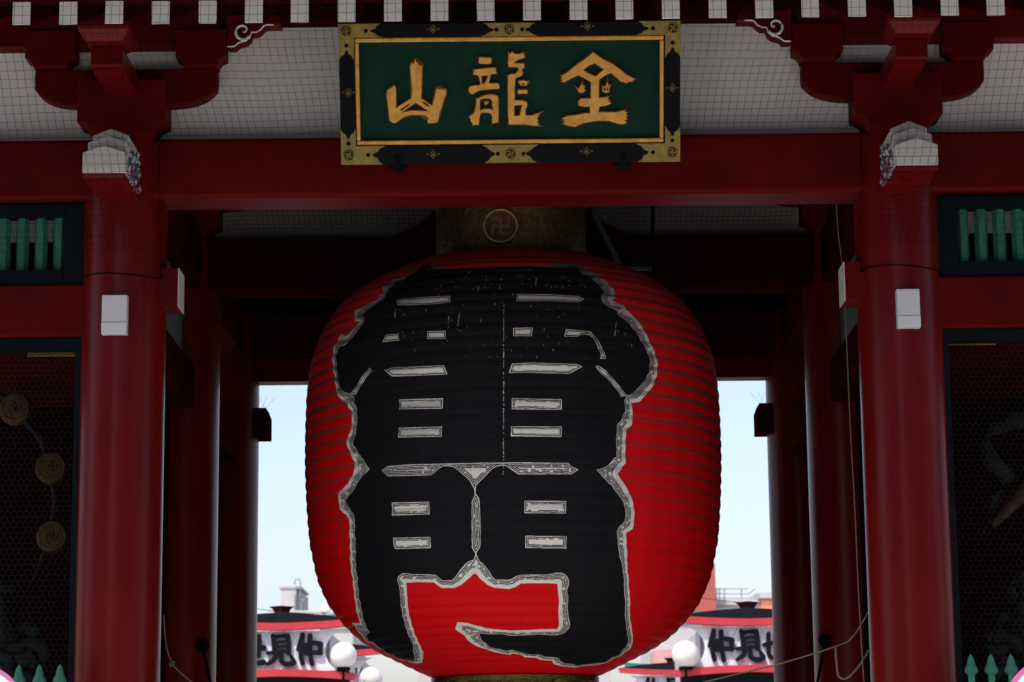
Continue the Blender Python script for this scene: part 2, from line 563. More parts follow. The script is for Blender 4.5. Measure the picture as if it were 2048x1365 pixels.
# outer half of the brackets: outer pillars
for o in [block, arm_o, *sblocks, farm, fblk]:
    for x in (-6.15, 6.15):
        part_copy(o, gate, (x, 0, 0))

# frog-leg strut over the middle lintel
kz = Z(1024, 470, 3.0)
kp = [(-1.15, kz - 0.06), (-1.0, kz + 0.02), (-0.82, kz + 0.10), (-0.70, kz + 0.2), (-0.62, kz + 0.34), (0.62, kz + 0.34), (0.70, kz + 0.2), (0.82, kz + 0.10), (1.0, kz + 0.02), (1.15, kz - 0.06)]
MB().prism(kp, 3.05, 3.2).build('frog_leg_strut', M['redin'], gate, bevel=0.01)

# eaves: rafters with white ends
RY, RZ0, RH, RW, SL = -1.9, 6.728, 0.155, 0.118, 0.40
rm = MB()
y0, y1 = RY + 0.012, 0.75
rm.hexa([(-RW / 2, y0, 0.005), (RW / 2, y0, 0.005), (RW / 2, y1, (y1 - RY) * SL), (-RW / 2, y1, (y1 - RY) * SL),
         (-RW / 2, y0, RH), (RW / 2, y0, RH), (RW / 2, y1, RH + (y1 - RY) * SL), (-RW / 2, y1, RH + (y1 - RY) * SL)])
x_0 = X(1064, 25, RY)
SP = (X(1990, 15, RY) - X(42, 25, RY)) / 21.0
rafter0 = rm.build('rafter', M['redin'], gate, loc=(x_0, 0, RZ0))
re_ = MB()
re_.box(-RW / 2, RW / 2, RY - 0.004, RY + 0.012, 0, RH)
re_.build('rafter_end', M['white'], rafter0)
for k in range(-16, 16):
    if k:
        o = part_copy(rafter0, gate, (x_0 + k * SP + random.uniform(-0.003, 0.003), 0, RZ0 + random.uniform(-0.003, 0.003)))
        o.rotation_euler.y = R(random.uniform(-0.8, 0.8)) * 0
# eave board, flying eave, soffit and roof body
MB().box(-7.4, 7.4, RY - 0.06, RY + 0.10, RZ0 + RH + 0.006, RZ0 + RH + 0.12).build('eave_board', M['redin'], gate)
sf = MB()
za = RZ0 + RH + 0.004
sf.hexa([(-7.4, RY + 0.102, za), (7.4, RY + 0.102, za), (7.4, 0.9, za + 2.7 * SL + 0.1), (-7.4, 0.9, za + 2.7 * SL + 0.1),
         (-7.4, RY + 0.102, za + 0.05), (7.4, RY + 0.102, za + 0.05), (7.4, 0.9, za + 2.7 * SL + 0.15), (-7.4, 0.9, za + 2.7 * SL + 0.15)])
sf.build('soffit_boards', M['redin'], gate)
fl = MB().hexa([(-0.05, -3.5, 6.74), (0.05, -3.5, 6.74), (0.05, RY - 0.07, 7.02), (-0.05, RY - 0.07, 7.02),
                (-0.05, -3.5, 6.86), (0.05, -3.5, 6.86), (0.05, RY - 0.07, 7.14), (-0.05, RY - 0.07, 7.14)]).build('flying_rafter', M['redin'], gate, loc=(x_0, 0, 0))
for k in range(-16, 16):
    if k:
        part_copy(fl, gate, (x_0 + k * SP, 0, 0))
rf = MB()
rf.prism([(-3.65, 6.865), (-1.85, 7.20), (0.9, 8.26), (6.6, 8.3), (9.6, 6.95), (10.2, 6.85), (10.2, 7.1), (6.4, 9.2), (3.27, 11.6), (0.2, 9.2), (-3.65, 7.1)], -7.6, 7.6, axis='x')
rf.build('tiled_roof', M['tile'], gate)
MB().box(-6.4, 6.4, 0.2, 6.5, 7.31, 7.36).build('ceiling', M['dark'], gate)
for s in (-1, 1):
    MB().box(*sorted((s * 6.3, s * 6.36)), 0, 6.5, 6.38, 8.3).build('end_wall', M['plaster'], gate)

# side bays: tie beam, window with balusters, niche frame
for s in (-1, 1):
    tz0, tz1 = 4.93, 5.315
    MB().box(*sorted((s * CX, s * 6.3)), -0.16, 0.16, tz0, tz1).build('tie_beam', M['redwood'], gate, bevel=0.02, seg=3)
    # white-tipped tie end on the passage side
    e = MB()
    ex = CX - abs(X(357, 575, -0.16))
    ez0, ez1 = Z(355, 612, -0.16), Z(355, 536, -0.16)
    e.box(-s * 0 + min(0, -s * -0), 0, 0, 0, 0, 0) if False else None
    xe = -s * abs(X(355, 575, -0.16)) * -1
    e.box(*sorted((s * CX, xe)), -0.15, 0.15, ez0, ez1)
    te = e.build('tie_beam_end', M['redwood'], gate, bevel=0.006)
    e2 = MB()
    xi = xe - s * 0.007
    e2.prism([(xe - s * 0.0015, ez0), (xi, ez0), (xi, ez1), (xe - s * 0.0015, ez1)], -0.149, 0.149)
    e2.build('white_end_cap', M['cap'], te)
    # same tie ends on the rear pillars
    b3 = MB()
    xr = s * abs(X(538, 845, 6.4))
    b3.prism([(s * CX, 5.14), (xr, 5.14), (xr, 5.36), (xr + s * 0.03, 5.44), (s * CX, 5.44)], 6.39, 6.69)
    b3.build('rear_tie_beam_end', M['redin'], gate, bevel=0.006)
    # bird spikes
    sk = MB()
    for k in range(4):
        bx = xr + s * (0.05 + 0.03 * (k % 3))
        sk.tube([(bx, 6.45, 5.44), (bx - s * (0.10 - 0.045 * k) * 1.0, 6.45 + random.uniform(-0.05, 0.05), 5.54 + random.uniform(0, 0.04))], 0.0013, 4)
    sk.build('bird_spikes', M['steel'], gate)

    # barred window
    wz0, wz1 = Z(80, 560, -0.08), Z(80, 413, -0.08)
    wz1 = min(wz1, ZL0 - 0.002)
    wz0 = tz1 + 0.002
    wf = MB()
    x_in, x_out = CX - 0.28, 5.85
    fr_in = abs(X(133, 490, -0.05)) + 0.0
    bz0, bz1 = Z(80, 545, -0.05), Z(80, 438, -0.05)
    for a_, b_, c_, d_ in ((x_in, fr_in, wz0, wz1), (fr_in, x_out, wz0, bz0), (fr_in, x_out, bz1, wz1), (x_out, 6.0, wz0, wz1)):
        if b_ < a_:
            a_, b_ = b_, a_
        wf.box(*sorted((s * a_, s * b_)), -0.13, 0.02, c_, d_)
    win = wf.build('barred_window', M['navy'], gate, bevel=0.006)
    bw = 0.096
    xs = abs(X(117, 490, -0.06))
    for k in range(16):
        xx = s * (xs + k * 0.137 * 1.0)
        bb = MB()
        hw = bw / 2
        bb.prism([(xx - hw, -0.01), (xx - hw * 0.45, -0.065), (xx + hw * 0.45, -0.065), (xx + hw, -0.01), (xx, 0.03)], bz0 - 0.0, bz1, axis='z')
        bb.build('baluster', M['green'], win)
    MB().box(*sorted((s * 2.6, s * 6.1)), 0.22, 0.25, wz0, (wz0 + wz1) / 2 + 0.10).build('window_backing', M['redin'], gate)
    MB().box(*sorted((s * 2.6, s * 6.1)), 0.22, 0.25, (wz0 + wz1) / 2 + 0.102, wz1).build('window_backing_plaster', M['plaster'], gate)

    # niche frame
    nz1 = tz0 - 0.002
    nf = MB()
    xa = abs(X(145, 1000, -0.1))
    zt2 = Z(80, 700, -0.1)
    nf.box(*sorted((s * (CX - 0.02), s * xa)), -0.12, 0.02, 0.3, nz1)
    nf.box(*sorted((s * xa, s * 6.0)), -0.12, 0.02, zt2, nz1)
    nf.box(*sorted((s * xa, s * 6.0)), -0.12, 0.02, 0.3, 0.5)
    nf.build('niche_frame', M['navy'], gate, bevel=0.006)
    MB().box(*sorted((s * CX, s * 6.3)), -0.1, 3.2, 0.0, 0.3).build('niche_floor', M['stone'], gate)
    MB().box(*sorted((s * CX, s * 6.3)), 0.1, 3.2, 4.95, 5.0).build('niche_ceiling', M['redin'], gate)
    # brass strip inside the niche
    ys = 0.25
    st = MB()
    if s < 0:
        a_, b_, zz0, zz1 = X(55, 705, ys), X(150, 705, ys), Z(100, 713, ys), Z(100, 698, ys)
    else:
        a_, b_, zz0, zz1 = X(1898, 690, ys), X(1992, 690, ys), Z(1950, 690, ys), Z(1950, 678, ys)
    st.box(a_, b_, ys, ys + 0.02, zz0, zz1)
    st.build('brass_strip', M['brass'], gate, bevel=0.003)

    # hexagonal wire screen (real wires)
    hx = MB()
    cw = 0.0445
    ch = cw / math.sqrt(3)
    sx0, sx1 = xa - 0.02, 4.05
    z_lo, z_hi = 2.2, zt2
    row = 0
    z_ = z_lo
    yw = 0.03
    def seg(p0, p1):
        x0_, z0_ = p0
        x1_, z1_ = p1
        d_ = Vector((x1_ - x0_, 0, z1_ - z0_)).normalized()
        nrm = Vector((-d_.z, 0, d_.x)) * 0.0014
        a0, a1 = Vector((x0_, yw, z0_)), Vector((x1_, yw, z1_))
        hx.add([a0 + nrm, a0 - nrm, a0 + Vector((0, 0.002, 0)), a1 + nrm, a1 - nrm, a1 + Vector((0, 0.002, 0))], [(0, 1, 4, 3), (1, 2, 5, 4), (2, 0, 3, 5)])
    while z_ < z_hi:
        x_ = sx0 + (cw / 2 if row % 2 else 0)
        while x_ < sx1:
            j = lambda: random.uniform(-0.0012, 0.0012)
            P = s * x_
            seg((P, z_), (P + s * cw / 2, z_ + ch / 2))
            seg((P, z_), (P - s * cw / 2, z_ + ch / 2))
            seg((P - s * cw / 2, z_ + ch / 2), (P - s * cw / 2 + j(), z_ + ch * 1.5))
            x_ += cw
        z_ += ch * 1.5
        row += 1
    hx.build('wire_screen', M['wire'], gate)

# ================================================================== LAMPS ON THE PILLARS
def pillar_lamp(px0, px1, py0, pyb, py1, label):
    ys = -0.37
    x0, x1 = X(px0, py0, ys), X(px1, py1, ys)
    z1_, zb_, z0_ = Z((px0 + px1) / 2, py0, ys), Z((px0 + px1) / 2, pyb, ys), Z((px0 + px1) / 2, py1, ys)
    t = thing('wall_lamp', label, 'wall lamp', ((x0 + x1) / 2, -PR, z0_), 'white boxes on the front pillars')
    hw = (x1 - x0) / 2
    MB().box(-hw, hw, -0.06, 0.02, zb_ - z0_ + 0.002, z1_ - z0_).build('lamp_housing', M['lampwhite'], t, bevel=0.006)
    MB().hexa([(-hw, -0.062, 0.0), (hw, -0.062, 0.0), (hw, 0.02, 0.0), (-hw, 0.02, 0.0),
               (-hw - 0.001, -0.067, zb_ - z0_), (hw + 0.001, -0.067, zb_ - z0_), (hw, 0.02, zb_ - z0_), (-hw, 0.02, zb_ - z0_)]).build('lamp_diffuser', M['lampwhite'], t, bevel=0.004)
    MB().box(-hw * 0.6, hw * 0.6, -0.01, 0.06, 0.02, z1_ - z0_ - 0.02).build('back_plate', M['iron'], t)


pillar_lamp(204, 253, 590, 645, 668, 'white box lamp fixed to the pillar left of the big lantern')
pillar_lamp(1793, 1842, 578, 632, 655, 'white box lamp fixed to the pillar right of the big lantern')

# ================================================================== BIG LANTERN
YL = 1.9
TOPZ, BOTZ = 5.885, 2.53
prof = [(2.53, .64), (2.56, .72), (2.60, .80), (2.64, .885), (2.68, .965), (2.74, 1.09), (2.84, 1.241), (2.96, 1.365), (3.1, 1.475), (3.3, 1.567), (3.6, 1.632), (3.9, 1.658),
        (4.2, 1.672), (4.5, 1.672), (4.8, 1.662), (5.05, 1.630), (5.3, 1.545), (5.5, 1.413), (5.65, 1.235), (5.78, .985), (5.85, .80), (5.885, .66)]
pz = np.array([p[0] for p in prof])
pr_ = np.array([p[1] for p in prof])


def smooth_prof(nn=900):
    z = np.linspace(BOTZ, TOPZ, nn)
    r_ = np.interp(z, pz, pr_)
    s_ = np.concatenate([[0], np.cumsum(np.hypot(np.diff(z), np.diff(r_)))])
    # resample by arc length and smooth
    su = np.linspace(0, s_[-1], nn)
    z2, r2 = np.interp(su, s_, z), np.interp(su, s_, r_)
    k = 45
    ker = np.hanning(k)
    ker /= ker.sum()
    pad = lambda a: np.concatenate([2 * a[0] - a[k:0:-1], a, 2 * a[-1] - a[-2:-k - 2:-1]])
    z3 = np.convolve(pad(z2), ker, 'same')[k:-k]
    r3 = np.convolve(pad(r2), ker, 'same')[k:-k]
    s3 = np.concatenate([[0], np.cumsum(np.hypot(np.diff(z3), np.diff(r3)))])
    return z3, r3, s3


LZ, LR, LS = smooth_prof()
STOT = LS[-1]


def lan_hit(px, py):
    d = ray(px, py)
    d = d / np.linalg.norm(d)
    t = np.linspace(16.5, 20.5, 2400)
    p = CAM[None] + t[:, None] * d[None]
    rr = np.hypot(p[:, 0], p[:, 1] - YL)
    rz = np.interp(p[:, 2], LZ, LR, left=0, right=0)
    ins = np.nonzero(rr < rz)[0]
    if len(ins) == 0:
        i = int(np.argmin(rr - rz))
    else:
        i = int(ins[0])
    p = p[i]
    th = math.atan2(p[0], -(p[1] - YL))          # 0 faces the camera
    s_ = float(np.interp(p[2], LZ, LS))
    return th, s_


CR = {1: (600, 480, 4.55), 2: (1000, 480, 4.55), 3: (600, 750, 4.55), 4: (1000, 750, 4.55), 5: (600, 1050, 4.334), 6: (1000, 1050, 4.334)}


def C(k, *pts):
    """points read in enlarged crop k: (x, y) or (x, y, w) with w the border width in photo pixels"""
    x0, y0, s_ = CR[k]
    out = []
    for p in pts:
        out.append((x0 + p[0] / s_, y0 + p[1] / s_, p[2] if len(p) > 2 else None))
    return out


def widths(seq, default):
    return [(x, y, default if w_ is None else w_) for x, y, w_ in seq]


outer = []
outer += widths(C(2, (480, 225), (700, 218, 6), (720, 240, 8), (780, 262), (800, 290), (890, 318, 16), (905, 345, 20), (980, 390, 21), (990, 412, 23), (1035, 455, 22), (1045, 500, 25), (1045, 535, 28), (1010, 548, 20), (1060, 575, 18), (1130, 600, 22), (1145, 640, 24), (1220, 700, 24), (1250, 740, 22), (1300, 810, 22), (1330, 870, 20), (1355, 920), (1385, 980), (1410, 1030), (1420, 1080), (1437, 1140, 20), (1425, 1200, 20), (1425, 1240, 20), (1395, 1310, 20)), 18)
outer += widths(C(4, (1410, 60), (1385, 110), (1340, 165), (1300, 210), (1270, 245), (1200, 262, 17), (1200, 300, 16), (1208, 370, 17), (1200, 420, 22), (1195, 460, 26), (1145, 505, 20), (1142, 560), (1138, 640), (1137, 720, 18), (1137, 810, 20), (1100, 850, 26), (1062, 900, 42), (1090, 940, 30), (1130, 1000, 24), (1160, 1050, 22), (1195, 1120), (1212, 1180), (1222, 1260), (1218, 1340)), 20)
outer += widths(C(6, (1150, 35, 23), (1092, 75, 20), (1092, 120, 19), (1100, 240, 18), (1100, 360), (1112, 450), (1115, 560), (1125, 680), (1120, 760), (1130, 840), (1140, 930), (1152, 970), (1145, 1020), (1135, 1060, 17), (1080, 1110, 12), (1020, 1150, 10), (960, 1170, 8), (900, 1205, 8), (840, 1215, 6), (700, 1225, 5), (655, 1237, 6), (600, 1230), (530, 1225), (460, 1205, 14), (450, 1180, 14), (350, 1170, 12), (310, 1150, 11), (215, 1148), (180, 1130), (100, 1110)), 10)
outer[-60:] = outer[-60:]
outer += widths(C(5, (1830, 1130), (1730, 1110), (1620, 1085, 13), (1560, 1060, 18), (1485, 1030, 26), (1440, 980, 34), (1400, 940, 40), (1345, 905, 46), (1365, 843, 46), (1450, 850, 32), (1540, 880, 20), (1620, 900, 17), (1750, 910, 15)), 11)
outer += widths(C(6, (100, 915), (250, 910), (350, 905), (495, 903, 20), (510, 880, 21), (505, 760), (510, 640), (500, 580), (497, 513, 22), (400, 508, 17), (250, 508), (180, 512), (130, 540), (80, 555), (0, 550)), 17)
outer += widths(C(5, (1680, 545), (1620, 520, 18), (1560, 465, 22), (1515, 412, 37), (1480, 450, 24), (1400, 520, 18), (1340, 548), (1230, 548), (1190, 525), (1160, 500), (1000, 497), (920, 502, 18), (930, 600), (935, 700), (950, 800), (980, 900), (1010, 980), (1045, 1050), (1070, 1100, 20), (1070, 1160, 18), (1060, 1195, 14), (1000, 1200, 8), (950, 1190, 6), (900, 1170, 4), (840, 1155, 4), (760, 1115, 4), (700, 1080, 5), (650, 1040, 8), (600, 1020, 9), (550, 985, 13), (520, 940, 20), (490, 905, 24), (455, 848, 30), (520, 855, 16), (515, 820), (495, 770), (475, 650), (465, 550), (455, 450), (440, 330), (438, 220), (432, 100)), 15)
outer += widths(C(3, (451, 1365), (450, 1320), (420, 1280, 18), (370, 1230, 22), (350, 1170, 24), (352, 1070, 25), (400, 1030, 22), (440, 990, 20), (480, 900, 22), (510, 850, 28), (500, 820, 24), (470, 740, 18), (440, 680), (422, 605, 22), (435, 560, 20), (465, 510), (472, 400, 16), (468, 330, 15), (437, 300, 19), (435, 265, 20), (390, 240, 17), (350, 195, 14), (328, 150, 12), (328, 100, 11), (315, 50, 10)), 15)
outer += widths(C(1, (315, 1230), (298, 1180, 12), (300, 1120, 13), (290, 1080, 13), (305, 1030, 14), (310, 970, 16), (345, 930, 18), (350, 890, 20), (375, 860, 24), (420, 880, 20), (460, 850, 14), (505, 790, 16), (550, 745, 10), (505, 745, 16), (495, 700, 22), (500, 650, 24), (550, 625, 22), (615, 580, 20), (690, 555, 14), (740, 520, 10), (700, 495, 18), (760, 485, 12), (755, 425, 14), (830, 410, 10), (840, 370, 12), (940, 345, 10), (950, 310, 10), (1020, 300, 8), (1050, 260, 8), (1120, 230, 7), (1210, 215, 6), (1225, 258, 3), (1700, 252, 3)), 10)
outer += widths(C(2, (0, 240), (250, 238), (470, 238)), 3)

slits = [
    C(1, (885, 540), (1210, 520), (1365, 515), (1365, 570), (1180, 590), (890, 595)),
    C(2, (150, 497), (440, 500), (700, 515), (762, 540), (710, 570), (450, 560), (150, 560)),
    C(1, (785, 870), (900, 858), (900, 915), (748, 932)),
    C(1, (1160, 835), (1325, 833), (1322, 902), (1158, 902)),
    C(2, (120, 805), (298, 803), (285, 877), (120, 877)),
    C(2, (600, 815), (740, 830), (820, 838), (870, 890), (930, 985), (955, 1050), (962, 1082), (912, 1083), (918, 1060), (905, 1010), (850, 900), (815, 865), (740, 860), (700, 882), (583, 882)),
    C(1, (770, 1190), (840, 1165), (1310, 1145), (1340, 1225), (840, 1245)),
    C(2, (108, 1130), (300, 1120), (700, 1135), (745, 1158), (630, 1220), (300, 1212), (78, 1213)),
    C(1, (627, 1167), (657, 1195), (590, 1275), (530, 1375), (508, 1410), (465, 1400), (505, 1345), (560, 1260)),
    C(2, (890, 1145), (865, 1158), (920, 1215), (1000, 1290), (1055, 1355), (1100, 1430), (1150, 1420), (1090, 1340), (1010, 1250), (960, 1190)),
    C(3, (905, 228), (1300, 215), (1298, 308), (905, 315)),
    C(4, (107, 215), (560, 225), (558, 318), (107, 315)),
    C(3, (898, 485), (1290, 472), (1288, 563), (895, 572)),
    C(4, (100, 470), (558, 472), (558, 565), (100, 560)),
    C(3, (742, 873), (800, 835), (960, 820), (1260, 812), (1820, 800), (2100, 800), (2300, 802), (2440, 805), (2468, 835), (2532, 865), (2470, 905), (1985, 907), (1870, 828), (1830, 828), (1790, 835), (1740, 865), (1650, 960), (1600, 1010), (1595, 1075), (1630, 1130), (1638, 1250), (1640, 1365), (1641, 1500), (1638, 1570), (1604, 1622), (1603, 1650), (1595, 1650), (1594, 1622), (1564, 1575), (1562, 1400), (1562, 1160), (1588, 1100), (1585, 1040), (1540, 960), (1440, 870), (1390, 838), (1330, 832), (1290, 835), (1190, 915), (805, 925)),
    C(3, (840, 1165), (1172, 1158), (1180, 1270), (840, 1282)),
    C(4, (222, 1150), (600, 1152), (597, 1263), (222, 1260)),
    C(5, (808, 115), (1130, 107), (1132, 203), (820, 212)),
    C(6, (218, 97), (575, 100), (572, 207), (218, 200)),
]
NSLIT = len(slits)
slits += [
    C(4, (877, 868), (935, 850), (985, 828), (1040, 780), (1110, 850), (1060, 905), (1060, 960), (1000, 1000), (960, 955), (915, 905)),
    C(3, (632, 857), (595, 805), (555, 745), (490, 760), (500, 850), (470, 930), (520, 985), (575, 920)),
    C(5, (1525, 245), (1540, 290), (1580, 360), (1600, 420), (1515, 425), (1430, 420), (1470, 350), (1510, 290)),
    C(5, (1350, 903), (1368, 848), (1450, 855), (1540, 884), (1575, 915), (1548, 950), (1580, 1005), (1610, 1050), (1560, 1052), (1485, 1025), (1400, 935)),
    C(5, (462, 850), (520, 862), (575, 885), (605, 925), (565, 975), (520, 940), (490, 902)),
]
PXM = 252.0                       # photo pixels per metre on the lantern
TEX = 2.0                         # texels per photo pixel
THM = 1.62
RM = 1.66
TW = int(2 * THM * RM * PXM * TEX)
TH_ = int(STOT * PXM * TEX)


def to_tex(seq):
    out = []
    nseq = len(seq)
    for i in range(nseq):
        a, b_ = seq[i], seq[(i + 1) % nseq]
        L = math.hypot(b_[0] - a[0], b_[1] - a[1])
        k = max(1, int(L / 14))
        for j in range(k):
            f = j / k
            th, s_ = lan_hit(a[0] + (b_[0] - a[0]) * f, a[1] + (b_[1] - a[1]) * f)
            wa, wb = (a[2] or 8), (b_[2] or 8)
            out.append(((th + THM) / (2 * THM) * TW, s_ / STOT * TH_, (wa + (wb - wa) * f) * TEX))
    return out


def fill(poly):
    d = np.zeros((TH_, TW + 1), np.int32)
    nn = len(poly)
    for i in range(nn):
        x0, y0 = poly[i][:2]
        x1, y1 = poly[(i + 1) % nn][:2]
        if abs(y1 - y0) < 1e-9:
            continue
        if y0 > y1:
            x0, y0, x1, y1 = x1, y1, x0, y0
        r0, r1 = max(0, math.ceil(y0)), min(TH_ - 1, math.ceil(y1) - 1)
        if r1 < r0:
            continue
        rows = np.arange(r0, r1 + 1)
        xs_ = x0 + (rows - y0) * (x1 - x0) / (y1 - y0)
        np.add.at(d, (rows, np.clip(np.ceil(xs_).astype(int), 0, TW)), 1)
    return (np.cumsum(d, 1)[:, :TW] % 2).astype(bool)


rng = np.random.default_rng(5)


def vnoise(cell_x, cell_y):
    gx, gy = int(TW / cell_x) + 2, int(TH_ / cell_y) + 2
    gsrc = rng.random((gy, gx))
    yy = np.arange(TH_) / cell_y
    xx = np.arange(TW) / cell_x
    y0_, x0_ = yy.astype(int), xx.astype(int)
    fy_, fx_ = (yy - y0_)[:, None], (xx - x0_)[None]
    fy_ = fy_ * fy_ * (3 - 2 * fy_)
    fx_ = fx_ * fx_ * (3 - 2 * fx_)
    a = gsrc[y0_][:, x0_] * (1 - fx_) + gsrc[y0_][:, x0_ + 1] * fx_
    c = gsrc[y0_ + 1][:, x0_] * (1 - fx_) + gsrc[y0_ + 1][:, x0_ + 1] * fx_
    return a * (1 - fy_) + c * fy_


row_r = np.interp(np.arange(TH_) / TH_ * STOT, LS, LR) / RM     # local circumference factor


def dist_field(poly, grow=1.6):
    """smallest distance/width ratio and the distance itself, in texels"""
    D = np.full((TH_, TW), 1e6, np.float32)
    Wf = np.full((TH_, TW), 1.0, np.float32)
    nn = len(poly)
    for i in range(nn):
        x0, y0, w0 = poly[i]
        x1, y1, w1 = poly[(i + 1) % nn]
        mg = max(w0, w1) * grow + 4
        f_ = max(0.35, row_r[int(np.clip((y0 + y1) / 2, 0, TH_ - 1))])
        xa, xb = int(max(0, min(x0, x1) - mg / f_)), int(min(TW, max(x0, x1) + mg / f_ + 1))
        ya, yb = int(max(0, min(y0, y1) - mg)), int(min(TH_, max(y0, y1) + mg + 1))
        if xb <= xa or yb <= ya:
            continue
        gy_, gx_ = np.mgrid[ya:yb, xa:xb].astype(np.float32)
        ax, ay = (gx_ - x0) * f_, gy_ - y0
        bx, by = (x1 - x0) * f_, y1 - y0
        L2 = bx * bx + by * by + 1e-9
        t = np.clip((ax * bx + ay * by) / L2, 0, 1)
        dd = np.hypot(ax - t * bx, ay - t * by)
        ww = w0 + (w1 - w0) * t
        sub, sw = D[ya:yb, xa:xb], Wf[ya:yb, xa:xb]
        better = dd / ww < sub / sw
        sub[better] = dd[better]
        sw[better] = ww[better]
    return D, Wf


n_small = vnoise(9, 6)
n_mid = vnoise(26, 22)
n_dash = vnoise(14, 9)


def stripes(d_in, wid, rnd, lim=0.60):
    """cream share as a function of distance from the black side (texels)"""
    d_ = d_in / TEX + (n_mid - 0.5) * 1.2
    w_ = wid / TEX
    c = np.zeros_like(d_)
    c = np.where(d_ < 1.35, 1.0, c)
    ph = np.mod(d_ - 1.35, 2.9)
    line = (ph > 2.0) | ((rnd > 0.74) & (d_ > 4.2))
    hatch_lim = np.clip(w_ * lim, 2.5, 60)
    c = np.where((d_ >= 1.35) & (d_ < hatch_lim), line.astype(float), c)
    c = np.where(d_ >= hatch_lim, 1.0, c)
    return c


outer = [(a, b_, min(c, 23)) for a, b_, c in outer]
po = to_tex(outer)
inside = fill(po)
D, Wf = dist_field(po)
dn = D + (n_small - 0.5) * 1.6
border = inside & (dn < Wf)
cream = np.zeros((TH_, TW))
cream[border] = stripes(Wf - dn, Wf, n_dash)[border]
black = inside.copy().astype(float)
for si_, sl_ in enumerate(slits):
    notch = si_ >= NSLIT
    ps = to_tex(sl_)
    xsz = [p[0] for p in ps]
    ins = fill(ps)
    Ds, _ = dist_field([(a, b_, 22 * TEX) for a, b_, _ in ps], 1.0)
    # half thickness of the slit sets how far the hatching goes
    mx_ = Ds[ins].max() if ins.any() else 10
    Ws = np.full_like(Ds, max(5.0, mx_ * 0.95))
    cc = stripes(Ds, Ws * 1.0, n_dash, 0.9 if notch else 0.58)
    if notch:
        sel = ins & ~(border & (dn < Wf * 0.42))
        cream[sel] = cc[sel]
    else:
        cream[ins] = np.maximum(cream[ins], cc[ins])
# flaking: vertical seam dashes and flecks near the top
fl_rng = np.random.default_rng(11)


def fleck(px, py, lw, lh, a=0.7):
    th, s_ = lan_hit(px, py)
    x_, y_ = (th + THM) / (2 * THM) * TW, s_ / STOT * TH_
    xa, xb = int(x_ - lw), int(x_ + lw + 1)
    ya, yb = int(y_ - lh), int(y_ + lh + 1)
    cream[max(0, ya):yb, max(0, xa):xb] = np.maximum(cream[max(0, ya):yb, max(0, xa):xb], a)


for y_ in np.arange(612, 952, 2.0):
    if fl_rng.random() < 0.55:
        fleck(1007.5 - (y_ - 612) * 0.002 + fl_rng.normal(0, .3), y_, 0.8, 1.2 + fl_rng.random() * 2, 0.35 + 0.5 * fl_rng.random())
for _ in range(760):
    x_, y_ = fl_rng.uniform(740, 1290), 502 + abs(fl_rng.normal(0, 34))
    fleck(x_, y_, 0.5 + fl_rng.random() * 1.0, 0.6 + fl_rng.random() * 2.0, fl_rng.uniform(.25, .95))
for _ in range(120):
    fleck(fl_rng.uniform(700, 1290), fl_rng.uniform(560, 720), 0.6, fl_rng.uniform(1, 5), fl_rng.uniform(.12, .45))
for (x_, y_, l_) in ((919, 640, 14), (957, 580, 6), (792, 628, 10), (898, 640, 6), (1232, 660, 13), (898, 655, 3), (1000, 575, 5), (1073, 565, 8)):
    for k in range(l_):
        if fl_rng.random() < .8:
            fleck(x_ - k * .25, y_ - l_ + k * 2, .9, 1.6, fl_rng.uniform(.35, .8))

img = bpy.data.images.new('lantern_print', TW, TH_, alpha=False, float_buffer=False)
img.colorspace_settings.name = 'Non-Color'
buf = np.zeros((TH_, TW, 4), np.float32)
buf[..., 0] = cream
buf[..., 1] = black
buf[..., 3] = 1
img.pixels.foreach_set(buf.ravel())
img.update()
img.pack()

lantern = thing('giant_paper_lantern', 'giant red paper lantern with black lettering hanging in the middle of the gate', 'paper lantern', (0, YL, BOTZ))
NA = 260
PERIOD = 0.0985
nrib = STOT / PERIOD
NS = int(nrib * 9)
ss = np.linspace(0, STOT, NS + 1)
zz = np.interp(ss, LS, LZ)
rr = np.interp(ss, LS, LR)
tz, tr = np.gradient(zz, ss), np.gradient(rr, ss)
nz_, nr_ = -tr, tz                                   # outward normal of the profile
fade = np.clip(np.minimum(ss, STOT - ss) / 0.25, 0.35, 1)
bul = (np.abs(np.sin(np.pi * ss / PERIOD)) ** 0.8 - 0.6) * 0.0085 * fade
zz2, rr2 = zz + nz_ * bul, rr + nr_ * bul
ths = np.linspace(-math.pi, math.pi, NA + 1)[:-1]
vv = np.zeros((NS + 1, NA, 3))
ripple = 1 + 0.0012 * np.sin(ths * 40)[None] + 0.0006 * rng.standard_normal((NS + 1, 1))
vv[..., 0] = rr2[:, None] * np.sin(ths)[None] * ripple
vv[..., 1] = -rr2[:, None] * np.cos(ths)[None] * ripple
vv[..., 2] = zz2[:, None] - BOTZ
ii, kk = np.meshgrid(np.arange(NS), np.arange(NA), indexing='ij')
k2 = (kk + 1) % NA
fc = np.stack([ii * NA + kk, ii * NA + k2, (ii + 1) * NA + k2, (ii + 1) * NA + kk], -1).reshape(-1, 4)
me = bpy.data.meshes.new('paper_body')
me.from_pydata(vv.reshape(-1, 3).tolist(), [], fc.tolist())
uv = me.uv_layers.new(name='UVMap')
thk = np.stack([ths[kk], np.where(k2 == 0, math.pi, ths[k2]), np.where(k2 == 0, math.pi, ths[k2]), ths[kk]], -1).reshape(-1)
sk_ = np.stack([ss[ii], ss[ii], ss[ii + 1], ss[ii + 1]], -1).reshape(-1)
uvd = np.stack([(thk + THM) / (2 * THM), sk_ / STOT], -1)
uv.data.foreach_set('uv', uvd.ravel().astype(np.float32))
me.polygons.foreach_set('use_smooth', [True] * len(me.polygons))
mt, n, b = new_mat('printed_red_paper')
L = n.links.new
me.materials.append(mt)
body = bpy.data.objects.new('paper_body', me)
